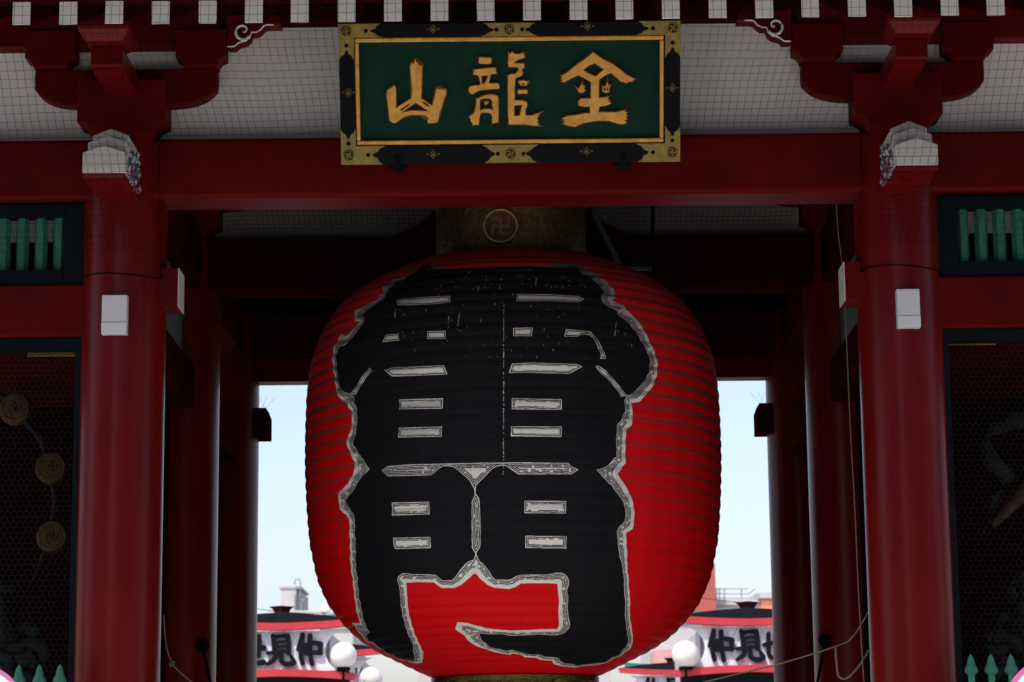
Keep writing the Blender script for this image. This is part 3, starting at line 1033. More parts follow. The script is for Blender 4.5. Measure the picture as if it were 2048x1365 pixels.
col.objects.link(body)
body.parent = lantern
uvn = n.nodes.new('ShaderNodeUVMap')
uvn.uv_map = 'UVMap'
ti = n.nodes.new('ShaderNodeTexImage')
ti.image = img
ti.extension = 'CLIP'
L(uvn.outputs[0], ti.inputs[0])
sep = n.nodes.new('ShaderNodeSeparateColor')
L(ti.outputs[0], sep.inputs[0])
sxyz = n.nodes.new('ShaderNodeSeparateXYZ')
L(uvn.outputs[0], sxyz.inputs[0])


def math_n(op, a, b_=None, c_=None):
    nn = n.nodes.new('ShaderNodeMath')
    nn.operation = op
    for i, v_ in enumerate((a, b_, c_)):
        if v_ is None:
            continue
        if isinstance(v_, (int, float)):
            nn.inputs[i].default_value = v_
        else:
            L(v_, nn.inputs[i])
    return nn.outputs[0]


def mixc(f, a, b_):
    nn = n.nodes.new('ShaderNodeMixRGB')
    for i, v_ in enumerate((f, a, b_)):
        if isinstance(v_, (int, float)):
            nn.inputs[i].default_value = v_
        elif isinstance(v_, tuple):
            nn.inputs[i].default_value = (*v_, 1)
        else:
            L(v_, nn.inputs[i])
    return nn.outputs[0]


tc = n.nodes.new('ShaderNodeTexCoord')
nz1 = n.nodes.new('ShaderNodeTexNoise')
nz1.inputs['Scale'].default_value = 2.2
nz1.inputs['Detail'].default_value = 8
L(tc.outputs['Object'], nz1.inputs['Vector'])
redc = mixc(nz1.outputs[0], (0.62, 0.0016, 0.0040), (0.74, 0.0026, 0.0060))
blk = mixc(nz1.outputs[0], (0.0050, 0.0055, 0.0075), (0.0085, 0.0092, 0.0105))
crm = mixc(nz1.outputs[0], (0.70, 0.70, 0.60), (0.80, 0.795, 0.69))
c1 = mixc(sep.outputs[1], redc, blk)
c2 = mixc(sep.outputs[0], c1, crm)
# dust lying on the upper half of every rib, heavier near the top and towards the sides
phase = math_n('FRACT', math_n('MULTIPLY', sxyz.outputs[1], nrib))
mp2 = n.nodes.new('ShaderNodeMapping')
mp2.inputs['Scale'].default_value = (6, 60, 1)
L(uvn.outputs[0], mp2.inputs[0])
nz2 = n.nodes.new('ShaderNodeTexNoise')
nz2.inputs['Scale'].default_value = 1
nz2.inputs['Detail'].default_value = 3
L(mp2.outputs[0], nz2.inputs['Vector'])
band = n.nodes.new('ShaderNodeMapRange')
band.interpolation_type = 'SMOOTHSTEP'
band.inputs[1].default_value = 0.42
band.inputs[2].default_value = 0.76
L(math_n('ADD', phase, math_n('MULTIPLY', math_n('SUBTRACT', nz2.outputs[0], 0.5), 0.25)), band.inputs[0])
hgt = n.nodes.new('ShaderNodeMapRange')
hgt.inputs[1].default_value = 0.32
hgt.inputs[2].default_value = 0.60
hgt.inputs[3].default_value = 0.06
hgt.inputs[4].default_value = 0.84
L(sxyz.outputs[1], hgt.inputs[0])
# side factor: bands weak at the front, full strength at the sides
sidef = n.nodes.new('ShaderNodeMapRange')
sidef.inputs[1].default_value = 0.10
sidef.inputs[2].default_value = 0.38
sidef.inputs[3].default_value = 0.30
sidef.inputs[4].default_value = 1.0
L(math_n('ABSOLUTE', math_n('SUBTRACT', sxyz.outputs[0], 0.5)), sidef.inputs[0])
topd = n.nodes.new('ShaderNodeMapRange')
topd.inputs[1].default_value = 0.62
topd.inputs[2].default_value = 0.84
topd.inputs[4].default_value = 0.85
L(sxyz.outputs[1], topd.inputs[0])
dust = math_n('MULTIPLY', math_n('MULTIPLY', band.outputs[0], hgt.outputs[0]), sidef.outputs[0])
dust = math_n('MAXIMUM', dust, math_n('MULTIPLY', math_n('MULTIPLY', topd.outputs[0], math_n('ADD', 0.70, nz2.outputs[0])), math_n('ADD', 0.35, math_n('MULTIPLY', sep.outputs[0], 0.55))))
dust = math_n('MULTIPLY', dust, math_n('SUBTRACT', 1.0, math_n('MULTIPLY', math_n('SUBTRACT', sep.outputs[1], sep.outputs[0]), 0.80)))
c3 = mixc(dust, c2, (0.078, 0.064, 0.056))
# meridian seams
seam = math_n('ABSOLUTE', math_n('SUBTRACT', math_n('FRACT', math_n('ADD', math_n('MULTIPLY', sxyz.outputs[0], 2 * THM / (2 * math.pi) * 28), 0.13)), 0.5))
seamf = n.nodes.new('ShaderNodeMapRange')
seamf.inputs[1].default_value = 0.0
seamf.inputs[2].default_value = 0.022
seamf.inputs[3].default_value = 0.20
seamf.inputs[4].default_value = 0.0
L(seam, seamf.inputs[0])
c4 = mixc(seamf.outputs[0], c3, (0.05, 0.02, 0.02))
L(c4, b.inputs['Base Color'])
b.inputs['Roughness'].default_value = 0.62
b.inputs['Specular IOR Level'].default_value = 0.10
bp = n.nodes.new('ShaderNodeBump')
bp.inputs['Strength'].default_value = 0.25
bp.inputs['Distance'].default_value = 0.01
nz3 = n.nodes.new('ShaderNodeTexNoise')
nz3.inputs['Scale'].default_value = 14
nz3.inputs['Detail'].default_value = 5
L(tc.outputs['Object'], nz3.inputs['Vector'])
L(math_n('SUBTRACT', nz3.outputs[0], math_n('MULTIPLY', seamf.outputs[0], 1.5)), bp.inputs['Height'])
L(bp.outputs[0], b.inputs['Normal'])


# metal bands of the lantern
def manji_strokes(cx, cz, h, y, wd, depth, mb, to=lambda u, v, d: (u, d, v)):
    """left-facing Buddhist manji from thin bars"""
    bars = [(-wd, wd, -h, h), (-h, h, -wd, wd), (-h, -wd, h - 2 * wd, h), (h - 2 * wd, h, wd, h), (wd, h, -h, -h + 2 * wd), (-h, -h + 2 * wd, -h, -wd)]
    for i, (a, b_, c, d) in enumerate(bars):
        e_ = i * 0.0004
        p = [to(cx + a, cz + c, y), to(cx + b_, cz + c, y), to(cx + b_, cz + c, y - depth - e_), to(cx + a, cz + c, y - depth - e_),
             to(cx + a, cz + d, y), to(cx + b_, cz + d, y), to(cx + b_, cz + d, y - depth - e_), to(cx + a, cz + d, y - depth - e_)]
        mb.hexa(p)


capm = MB()
h0 = TOPZ - BOTZ - 0.03
capm.lathe([(0.60, h0), (0.635, h0), (0.64, h0 + 0.03), (0.615, h0 + 0.045), (0.615, h0 + 0.50), (0.64, h0 + 0.52), (0.64, h0 + 0.56), (0.50, h0 + 0.58)], 96)
cap_o = capm.build('bronze_top_band', M['bronze'], lantern, smooth=True)
md_ = MB()
mx0, mz0 = X(1001, 452, YL - 0.65), Z(1001, 452, YL - 0.65) - BOTZ
md_.lathe([(0.142, 0), (0.142, -0.045), (0.128, -0.055), (0.118, -0.04), (0.0, -0.035)], 40, c=(mx0, -0.60, mz0), axis='y', cap=False)
med = md_.build('medallion', paint('medallion_brown', (0.12, 0.068, 0.024), 0.45, 0.3, 30, 0.2, 60, metal=0.3), cap_o, smooth=True)
MB().tube([(mx0 + 0.131 * math.cos(a), -0.655, mz0 + 0.131 * math.sin(a)) for a in np.linspace(0, 2 * math.pi, 48)[:-1]], 0.010, 8, closed=True).build('medallion_rim', paint('medallion_gold', (0.60, 0.34, 0.09), 0.4, 0.3, 30, 0.2, 60, metal=0.4), cap_o, smooth='all')
mj = MB()
manji_strokes(mx0, mz0, 0.075, -0.634, 0.011, 0.018, mj)
mj.build('temple_crest', paint('crest_bronze', (0.24, 0.13, 0.05), 0.45, 0.3, 30, 0.2, 60, metal=0.3), cap_o)
bm_ = MB()
bm_.lathe([(0.50, -0.42), (0.66, -0.40), (0.66, -0.36), (0.645, -0.34), (0.645, -0.06), (0.665, -0.045), (0.665, -0.005), (0.62, 0.012), (0.2, 0.014)], 96)
base_o = bm_.build('bronze_bottom_band', M['bronze'], lantern, smooth=True)
for a in (-62, -38, -3 + 35, 62, 95, 120, 160, 200, 240):
    pm_ = MB()
    pm_.lathe([(0.085, 0), (0.085, -0.03), (0.07, -0.035), (0.062, -0.015), (0.0, -0.012)], 24, c=(0, -0.64, -0.12), axis='y', cap=False)
    o = pm_.build('round_boss', M['brass'], base_o, smooth=True)
    o.rotation_euler.z = R(a)
hb = MB()
for a in (-40, 140):
    hb.tube([(0.5 * math.sin(R(a)), 0.5 * math.cos(R(a)), h0 + 0.5), (0.1, 0.1, h0 + 1.45)], 0.03, 8)
hb.build('hanging_rods', M['steel'], lantern)

# steel bracing beside the lantern
br_ = thing('steel_brace', 'grey steel tube brace slanting down behind the lantern, right of its top band', 'brace', (0.9, 2.75, 5.6))
def loc3(px, py, Y, o_):
    p = at(px, py, Y)
    return tuple(p - np.array(o_))
o_ = (0.9, 2.75, 5.6)
MB().tube([loc3(1175, 405, 2.7, o_), loc3(1245, 540, 2.7, o_)], 0.022, 10).build('slanting_tube', M['steel'], br_, smooth='all')
MB().tube([loc3(1235, 537, 2.72, o_), loc3(1304, 537, 2.72, o_)], 0.020, 10).build('level_tube', M['steel'], br_, smooth='all')
MB().tube([loc3(1305, 400, 2.76, o_), loc3(1305, 600, 2.76, o_)], 0.016, 8).build('hanger_bar', M['iron'], br_, smooth='all')

# ================================================================== NAME PLAQUE
PB, PT = at(1020, 325, -0.43), at(1020, 44, -0.80)
ev = (PT - PB)
PHH = float(np.linalg.norm(ev))
ev = ev / PHH
eu = np.array([1.0, 0, 0])
en = np.cross(eu, ev)            # towards the camera (negative y)
if en[1] > 0:
    en = -en
xl = (at(683, 327, -0.43)[0] + at(678, 46, -0.80)[0]) / 2
xr_ = (at(1358, 322, -0.43)[0] + at(1361, 42, -0.80)[0]) / 2
PWW = xr_ - xl
ORG = np.array([xl, PB[1], PB[2]])
plaque = thing('name_plaque', 'long green plaque with three gold characters in a black brass-cornered frame', 'plaque')
plaque.matrix_world = Matrix(((1, ev[0], -0.0, ORG[0]), (0, ev[1], en[1], ORG[1]), (0, ev[2], en[2], ORG[2]), (0, 0, 0, 1))) if False else Matrix(
    ((1, 0, 0, ORG[0]), (0, float(ev[1]), float(en[1]), ORG[1]), (0, float(ev[2]), float(en[2]), ORG[2]), (0, 0, 0, 1)))
# local axes: x right, y up the board, z out of the board


def pl(px, py, h=0.0):
    d = ray(px, py)
    o0 = ORG + en * h
    t = np.dot(o0 - CAM, en) / np.dot(d, en)
    p = CAM + d * t - ORG
    return float(p[0]), float(np.dot(p, ev))


def pmesh(name, mat, mb, parent=plaque, **k):
    return mb.build(name, mat, parent, **k)


W_, H_ = PWW, PHH
fx0, fy0 = pl(714, 290)      # inner gold frame outer corner (lower left)
fx1, fy1 = pl(1327, 76)
gx0, gy0 = pl(722, 281)
gx1, gy1 = pl(1319, 85)
pmesh('backing_board', M['black'], MB().box(0.02, W_ - 0.02, 0.02, H_ - 0.02, -0.05, -0.002))
pmesh('green_board', M['board'], MB().box(gx0 - 0.01, gx1 + 0.01, gy0 - 0.01, gy1 + 0.01, 0.0, 0.020))


def frame_bar(name, mat, a, b_, c, d, z0_, z1_, parent=plaque, bev=0.006):
    return pmesh(name, mat, MB().box(a, b_, c, d, z0_, z1_), parent, bevel=bev)


frame_bar('black_frame_rail', M['black'], fx0 - 0.001, fx1 + 0.001, 0, fy0 - 0.001, -0.04, 0.062)
frame_bar('black_frame_rail', M['black'], fx0 - 0.001, fx1 + 0.001, fy1 + 0.001, H_, -0.04, 0.062)
frame_bar('black_frame_rail', M['black'], 0, fx0 - 0.002, 0, H_, -0.04, 0.063)
frame_bar('black_frame_rail', M['black'], fx1 + 0.002, W_, 0, H_, -0.04, 0.063)
for a, b_, c, d in ((fx0, fx1, fy0, gy0), (fx0, fx1, gy1, fy1), (fx0, gx0, gy0 + 0.001, gy1 - 0.001), (gx1, fx1, gy0 + 0.001, gy1 - 0.001)):
    frame_bar('gilt_inner_frame', M['gold'], a, b_, c, d, 0.0, 0.055, bev=0.008)

# brass corner plates: outline with scalloped points
TB = H_ - fy1                   # rail widths
BB = fy0
SB = fx0


def flat(name, mat, poly, z0_, z1_, parent, holes=(), bev=0.0, off=0.0):
    """solid plate from a 2D outline (curve fill copes with holes)"""
    cu = bpy.data.curves.new(name, 'CURVE')
    cu.dimensions = '2D'
    cu.fill_mode = 'BOTH'
    for pp in [poly, *holes]:
        sp_ = cu.splines.new('POLY')
        sp_.points.add(len(pp) - 1)
        for i, (x_, y_) in enumerate(pp):
            sp_.points[i].co = (x_, y_, 0, 1)
        sp_.use_cyclic_u = True
    cu.extrude = (z1_ - z0_) / 2
    cu.offset = off
    if bev:
        cu.bevel_depth = bev
        cu.bevel_resolution = 1
        cu.offset = -bev
        cu.extrude = max(0.0005, (z1_ - z0_) / 2 - bev)
    tmp = bpy.data.objects.new(name, cu)
    col.objects.link(tmp)
    dg = bpy.context.evaluated_depsgraph_get()
    dg.update()
    me_ = bpy.data.meshes.new_from_object(tmp.evaluated_get(dg))
    bpy.data.objects.remove(tmp)
    me_.name = name
    me_.transform(Matrix.Translation((0, 0, (z0_ + z1_) / 2)))
    me_.materials.clear()
    me_.materials.append(mat)
    o = bpy.data.objects.new(name, me_)
    col.objects.link(o)
    o.parent = parent
    return o


def lobed(h, point):
    """half-outline of a pointed, scalloped plate end: from rail edge to the notch, along +x"""
    return [(0.10 * point, 0), (0.085 * point, 0.10 * h), (0.05 * point, 0.16 * h), (0.03 * point, 0.30 * h), (-0.01 * point, 0.36 * h), (-0.03 * point, 0.46 * h), (-0.06 * point, 0.5 * h)]


def corner(cx, cy, sx, sy, parent):
    # L-shaped plate, legs along the rails, local to a corner, sx/sy direction inwards
    lx, ly = pl(782, 100)[0], 0.24
    lx, ly = 0.325, 0.265
    rw, rh = SB, (TB if sy < 0 else BB)
    out = [(0, 0)]
    # along x leg: outer edge -> end (concave: points at both rail edges, notch in the middle)
    end = [(lx - 0.02, 0), (lx - 0.05, 0.16 * rh), (lx - 0.058, 0.34 * rh), (lx - 0.088, 0.42 * rh), (lx - 0.098, 0.5 * rh), (lx - 0.088, 0.58 * rh), (lx - 0.060, 0.66 * rh), (lx - 0.045, 0.82 * rh), (lx, 0.97 * rh)]
    out += end
    out += [(rw * 0.97, rh * 0.97)]
    endy = [(rw * 0.97, ly), (0.82 * rw, ly - 0.035), (0.66 * rw, ly - 0.045), (0.58 * rw, ly - 0.07), (0.5 * rw, ly - 0.08), (0.42 * rw, ly - 0.07), (0.34 * rw, ly - 0.045), (0.16 * rw, ly - 0.035), (0, ly - 0.005)]
    out += endy
    pts_ = [(cx + sx * x_, cy + sy * y_) for x_, y_ in out]
    o = flat('brass_corner', M['brass'], pts_, 0.050, 0.068, parent, bev=0.0015)
    mcx, mcy = cx + sx * rw * 0.5, cy + sy * rh * 0.5
    dm = MB()
    dm.lathe([(0.040, 0.0), (0.040, 0.006), (0.036, 0.010), (0.034, 0.006), (0.0, 0.005)], 28, c=(mcx, mcy, 0.068), cap=False)
    dm.build('round_plate', M['brass'], o, smooth=True)
    dk = MB()
    dk.lathe([(0.031, 0.0065), (0.0, 0.0066)], 28, c=(mcx, mcy, 0.068), cap=False)
    dk.build('dark_inlay', M['iron'], o)
    mj_ = MB()
    ca, sa = math.cos(R(22 * sx * sy)), math.sin(R(22 * sx * sy))
    manji_strokes(0, 0, 0.021, 0, 0.0036, 0.005, mj_, to=lambda u, v, d: (mcx + u * ca - v * sa, mcy + u * sa + v * ca, 0.0745 - d))
    mj_.build('temple_crest', M['brass'], o)
    ht = MB()
    for (hx_, hy_) in ((lx - 0.128, 0.5 * rh), (0.5 * rw, ly - 0.11)):
        ht.lathe([(0.015, 0.0685), (0.013, 0.071), (0.0, 0.0715)], 14, c=(cx + sx * hx_, cy + sy * hy_, 0), cap=False)
    ht.build('dark_heart_rivets', M['iron'], o)
    return o


corner(0, 0, 1, 1, plaque)
corner(W_, 0, -1, 1, plaque)
corner(0, H_, 1, -1, plaque)
corner(W_, H_, -1, -1, plaque)
for (cy, sy, rh) in ((0, 1, BB), (H_, -1, TB)):
    cx = W_ / 2 + 0.0
    hwp = 0.19
    half_ = [(hwp, 0.03 * rh), (hwp - 0.03, 0.16 * rh), (hwp - 0.045, 0.34 * rh), (hwp - 0.07, 0.42 * rh), (hwp - 0.08, 0.5 * rh), (hwp - 0.07, 0.58 * rh), (hwp - 0.045, 0.66 * rh), (hwp - 0.02, 0.82 * rh), (hwp + 0.015, 0.97 * rh)]
    poly_ = [(cx + x_, cy + sy * y_) for x_, y_ in half_] + [(cx - x_, cy + sy * y_) for x_, y_ in reversed(half_)]
    o = flat('brass_centre_plate', M['brass'], poly_, 0.050, 0.068, plaque, bev=0.0015)
    mcy = cy + sy * rh * 0.5
    MB().lathe([(0.040, 0.0), (0.040, 0.006), (0.036, 0.010), (0.034, 0.006), (0.0, 0.005)], 28, c=(cx, mcy, 0.068), cap=False).build('round_plate', M['brass'], o, smooth=True)
    MB().lathe([(0.031, 0.0065), (0.0, 0.0066)], 28, c=(cx, mcy, 0.068), cap=False).build('dark_inlay', M['iron'], o)
    mj_ = MB()
    manji_strokes(0, 0, 0.021, 0, 0.0036, 0.005, mj_, to=lambda u, v, d: (cx + u, mcy + v, 0.0745 - d))
    mj_.build('temple_crest', M['brass'], o)
    ht = MB()
    for s in (-1, 1):
        ht.lathe([(0.015, 0.0685), (0.013, 0.071), (0.0, 0.0715)], 14, c=(cx + s * 0.092, mcy, 0), cap=False)
    ht.build('dark_heart_rivets', M['iron'], o)
# flower bosses
for (px, py) in ((866, 60), (1175, 57), (866, 310), (1173, 307), (697, 185), (1345, 182)):
    x_, y_ = pl(px, py, 0.065)
    fb_ = MB()
    fb_.lathe([(0.015, 0.0), (0.012, 0.012), (0.0, 0.016)], 12, c=(x_, y_, 0.066), cap=False)
    for k in range(8):
        a = k / 8 * 2 * math.pi
        rr_ = 0.030 if k % 2 == 0 else 0.020
        if k % 4 == 0:
            rr_ = 0.040
        fb_.lathe([(0.0095, 0.0), (0.007, 0.007), (0.0, 0.009)], 8, c=(x_ + rr_ * math.cos(a), y_ + rr_ * math.sin(a) * 0.85, 0.064), cap=False)
        fb_.tube([(x_ + .01 * math.cos(a), y_ + .01 * math.sin(a), 0.066), (x_ + rr_ * math.cos(a), y_ + rr_ * .85 * math.sin(a), 0.066)], 0.003, 4)
    fb_.build('flower_boss', paint('tarnished_boss', (0.13, 0.09, 0.035), 0.5, 0.3, 30, 0.2, 60, metal=0.5), plaque, smooth=True)
# iron hangers under the plaque
for px in (795, 1247):
    x_, y_ = pl(px, 322, 0.03)
    hk = MB()
    hk.prism([(x_ - 0.035, y_ - 0.02), (x_ + 0.035, y_ - 0.02), (x_ + 0.07, y_ - 0.055), (x_ + 0.03, y_ - 0.082), (x_, y_ - 0.10), (x_ - 0.03, y_ - 0.082), (x_ - 0.07, y_ - 0.055)], -0.02, 0.03, axis='z')
    hk.box(x_ - 0.022, x_ + 0.022, y_ - 0.05, y_ + 0.045, 0.031, 0.07)
    hk.build('iron_bracket', M['iron'], plaque, bevel=0.004)

G = {1: (760, 90, 7.585), 2: (920, 90, 7.583), 3: (1100, 90, 7.583)}


def gp(k, pts_):
    x0, y0, s_ = G[k]
    return [pl(x0 + x_ / s_, y0 + y_ / s_, 0.03) for x_, y_ in pts_]


def wobble(pts_, amt=0.0012):
    out = []
    rd = random.Random(len(pts_))
    nn = len(pts_)
    for i in range(nn):
        a, b_ = pts_[i], pts_[(i + 1) % nn]
        out.append(a)
        L_ = math.hypot(b_[0] - a[0], b_[1] - a[1])
        if L_ > 0.05:
            k = int(L_ / 0.03)
            for j in range(1, k):
                f = j / k
                out.append((a[0] + (b_[0] - a[0]) * f + rd.uniform(-amt, amt), a[1] + (b_[1] - a[1]) * f + rd.uniform(-amt, amt)))
    return out


def glyph(label, items, simple=None):
    """items: list of (crop, outline, [holes]); first outline becomes the character, the rest its strokes"""
    root = None
    for (k, o, hs) in items:
        a = flat('gold_character' if root is None else 'stroke', M['gold'], wobble(gp(k, o)), 0.026, 0.052, root or plaque, [gp(k, h) for h in hs], bev=0.005)
        flat('dark_gilt_edge', M['goldedge'], gp(k, simple) if simple else wobble(gp(k, o)), 0.019, 0.036, root or a, [gp(k, h) for h in hs], off=0.0065)
        if root is None:
            root = a
            a['label'] = label
    # soft brown shoulder under each stroke
    return root


shan = [(470, 300), (500, 265), (512, 300), (530, 240), (548, 215), (560, 290), (575, 250), (592, 320), (612, 290), (620, 335), (645, 305), (655, 325), (642, 345), (636, 600), (630, 820), (700, 870), (790, 925), (830, 800), (850, 700), (850, 655), (868, 680), (885, 640), (905, 690), (925, 650), (935, 690), (955, 655), (965, 700), (990, 665), (1005, 700), (1005, 765), (975, 830), (930, 980), (900, 1080), (875, 1185), (800, 1200), (735, 1200), (715, 1165), (742, 1125), (700, 1085), (600, 1070), (480, 1070), (380, 1090), (330, 1120), (250, 1185), (200, 1190), (155, 1160), (145, 1150), (130, 980), (115, 850), (100, 770), (110, 700), (140, 665), (180, 650), (205, 615), (240, 640), (245, 800), (248, 960), (290, 930), (400, 860), (475, 820), (488, 700), (470, 500), (458, 350)]
glyph('leftmost gold character, a three-pronged mountain shape', [(1, shan, [[(540, 885), (620, 935), (700, 990), (738, 1018), (600, 1003), (480, 1000), (330, 1028), (420, 970), (500, 912)],
                                                                             [(310, 990), (330, 965), (440, 900), (470, 897), (400, 950), (325, 1003)], [(625, 855), (700, 888), (758, 942), (740, 945), (670, 902)]])], simple=[(458, 300), (500, 255), (550, 215), (600, 260), (645, 305), (630, 820), (790, 925), (850, 655), (930, 635), (1005, 700), (1005, 765), (875, 1185), (800, 1200), (735, 1200), (715, 1150), (600, 1078), (480, 1078), (330, 1125), (250, 1185), (200, 1190), (145, 1150), (100, 770), (110, 690), (205, 615), (240, 640), (248, 960), (400, 860), (475, 820)])
lb = [(205, 395), (240, 385), (380, 370), (500, 360), (550, 370), (540, 410), (555, 455), (470, 465), (460, 500), (440, 600), (500, 600), (570, 595), (600, 640), (595, 685), (480, 690), (350, 700), (270, 715), (190, 765), (150, 745), (130, 700), (150, 645), (220, 630), (300, 625), (310, 600), (295, 520), (275, 480), (200, 465), (210, 440)]
lc = [(240, 830), (290, 820), (360, 780), (450, 765), (520, 770), (580, 800), (585, 900), (580, 1190), (490, 1215), (490, 1100), (460, 1055), (400, 1045), (320, 1050), (300, 1100), (285, 1230), (240, 1225), (200, 1240), (185, 1190), (165, 1180), (160, 1140), (135, 1110), (160, 1080), (215, 1040), (240, 950), (250, 880)]
ld = [(735, 130), (760, 150), (790, 120), (830, 155), (900, 160), (960, 135), (950, 160), (985, 150), (965, 180), (990, 200), (960, 225), (880, 250), (820, 295), (900, 300), (970, 300), (978, 375), (935, 385), (955, 450), (930, 495), (850, 520), (835, 560), (825, 700), (830, 860), (950, 860), (1010, 890), (1025, 930), (990, 1020), (1000, 1090), (1090, 1090), (1180, 1060), (1245, 1045), (1180, 1100), (1200, 1115), (1160, 1140), (1190, 1170), (1165, 1195), (1195, 1215), (1185, 1235), (1220, 1255), (1100, 1250), (980, 1230), (740, 1230), (730, 1100), (725, 700), (725, 480), (770, 460), (840, 460), (890, 400), (880, 365), (740, 355), (730, 300), (735, 200)]
glyph('middle gold character, the dragon sign with many short strokes', [
    (2, lb, [[(325, 484), (430, 482), (400, 560), (365, 605), (335, 590)]]),
    (2, [(285, 215), (300, 200), (460, 210), (480, 230), (470, 300), (400, 310), (290, 300)], []),
    (2, lc, [[(300, 850), (380, 830), (450, 830), (490, 870), (495, 1000), (440, 985), (370, 985), (305, 1005)]]),
    (2, [(365, 880), (430, 870), (430, 905), (385, 930)], []),
    (2, ld, [[(820, 950), (860, 935), (950, 935), (920, 1020), (910, 1085), (870, 1100), (825, 1090)]]),
    (2, [(885, 570), (960, 560), (1045, 580), (1020, 615), (1010, 640), (920, 640), (895, 600)], [[(930, 612), (960, 600), (985, 615), (960, 628)]]),
    (2, [(875, 705), (1000, 700), (1030, 710), (1015, 730), (1025, 762), (880, 765)], [])])
jin = [(650, 140), (700, 175), (820, 260), (930, 310), (1050, 400), (1180, 500), (1290, 560), (1250, 575), (1255, 595), (1200, 600), (1150, 620), (1120, 600), (1080, 600), (1020, 540), (920, 460), (830, 500), (745, 560), (740, 700), (745, 830), (830, 830), (905, 815), (865, 860), (910, 875), (885, 895), (930, 915), (900, 935), (850, 955), (745, 970), (740, 1050), (850, 1050), (990, 1055), (1080, 1035), (1150, 1020), (1135, 1055), (1180, 1060), (1150, 1095), (1180, 1115), (1145, 1140), (1175, 1165), (1130, 1190), (1165, 1215), (1100, 1245), (1020, 1230), (900, 1190), (780, 1185), (650, 1195), (500, 1220), (380, 1275), (290, 1260), (190, 1225), (230, 1205), (190, 1185), (230, 1170), (185, 1150), (250, 1105), (380, 1095), (500, 1070), (605, 1065), (610, 970), (520, 970), (440, 950), (425, 890), (460, 845), (620, 835), (620, 700), (625, 600), (560, 560), (430, 490), (300, 550), (215, 600), (165, 585), (190, 565), (160, 545), (185, 525), (155, 500), (240, 460), (400, 330), (520, 250)]
glyph('rightmost gold character, the gold sign under a roof-like top', [
    (3, jin, [[(680, 312), (818, 410), (740, 470), (692, 510), (600, 470), (503, 415), (590, 350)]]),
    (3, [(395, 670), (430, 690), (470, 640), (490, 595), (505, 650), (530, 655), (520, 710), (540, 725), (490, 760), (440, 755)], []),
    (3, [(795, 650), (840, 668), (870, 575), (890, 650), (922, 640), (900, 700), (895, 755), (840, 760), (795, 740)], [[(808, 675), (838, 680), (836, 730), (812, 722)], [(856, 682), (890, 676), (882, 725), (858, 730)]])])

# ================================================================== NETTING
net = MB()
def net_sheet(x0, x1, top, bottom, nv, sx, wav=0.006, skip=None, r_=0.0012, seed=1):
    """top/bottom: (y, z); vertical strings every sx metres, rows evenly spaced"""
    rd = np.random.default_rng(seed)
    nx = int((x1 - x0) / sx) + 1
    P = np.zeros((nv + 1, nx, 3))
    for i in range(nv + 1):
        f = i / nv
        P[i, :, 0] = x0 + np.arange(nx) * sx
        P[i, :, 1] = top[0] + (bottom[0] - top[0]) * f
        P[i, :, 2] = top[1] + (bottom[1] - top[1]) * f
    ph = rd.random(4) * 6
    for i in range(nv + 1):
        xx = P[i, :, 0]
        P[i, :, 2] += wav * np.sin(xx * 2.1 + ph[0] + i * .25) + wav * .5 * np.sin(xx * 5.3 + ph[1]) + rd.normal(0, .0006, nx)
        P[i, :, 0] += wav * .8 * np.sin(i * .5 + ph[2] + xx * 1.1) + rd.normal(0, .0006, nx)
    def ok(p):
        return not (skip and skip(p))
    def s_(a, b_):
        if ok(a) and ok(b_):
            d_ = Vector(b_ - a).normalized()
            nn_ = d_.cross(Vector((0, -1, 0.2))).normalized() * r_
            bk = Vector((0, r_ * 1.4, 0))
            A, B = Vector(a), Vector(b_)
            net.add([A + nn_, A - nn_, A + bk, B + nn_, B - nn_, B + bk], [(0, 1, 4, 3), (1, 2, 5, 4), (2, 0, 3, 5)])
    for i in range(nv + 1):
        for k in range(nx):
            if k < nx - 1:
                s_(P[i, k], P[i, k + 1])
            if i < nv:
                s_(P[i, k], P[i + 1, k])


inner = PWW / 2
# upper sheet in front of the rafter ends, then slanting back to the lintel
ztn = RZ0 + RH + 0.02
net_sheet(-4.3, 4.3, (-1.93, ztn), (-1.93, RZ0 - 0.012), 3, 0.0545, 0.004, seed=2)
mid_y = lambda z: 0
skipc = lambda p: (xl - 0.02 < p[0] < xr_ + 0.02)
def in_plaque(p):      # the net is cut and tied round the plaque
    f = (p[1] + 1.93) / 1.70
    return (xl * (0.928 + 0.062 * f)) < p[0] < (xr_ * (0.928 + 0.062 * f))
net_sheet(-2.58, 2.58, (-1.93, RZ0 - 0.012), (-0.235, ZL1 + 0.012), 15, 0.0555, 0.006, skip=in_plaque, seed=3)
for s, sd_ in ((-1, 5), (1, 6)):
    a_, b_ = sorted((s * 2.60, s * 4.3))
    net_sheet(a_, b_, (-1.93, RZ0 - 0.012), (-1.06, 5.98), 16, 0.0555, 0.006, seed=sd_)
    net_sheet(a_, b_, (-1.06, 5.98), (-0.34, 5.52), 12, 0.0555, 0.006, seed=sd_ + 9)
no = net.build('bird_net', M['string'])
tag(no, 'thin black bird net stretched under the eaves in front of rafters and plaster', 'net')
# finer net inside the gate
net = MB()
net_sheet(-2.45, 2.45, (0.5, 7.0), (2.98, 6.46), 30, 0.045, 0.003, r_=0.0016, seed=31)
no = net.build('bird_net', M['string'])
tag(no, 'fine black bird net inside the gate above the lantern', 'net')

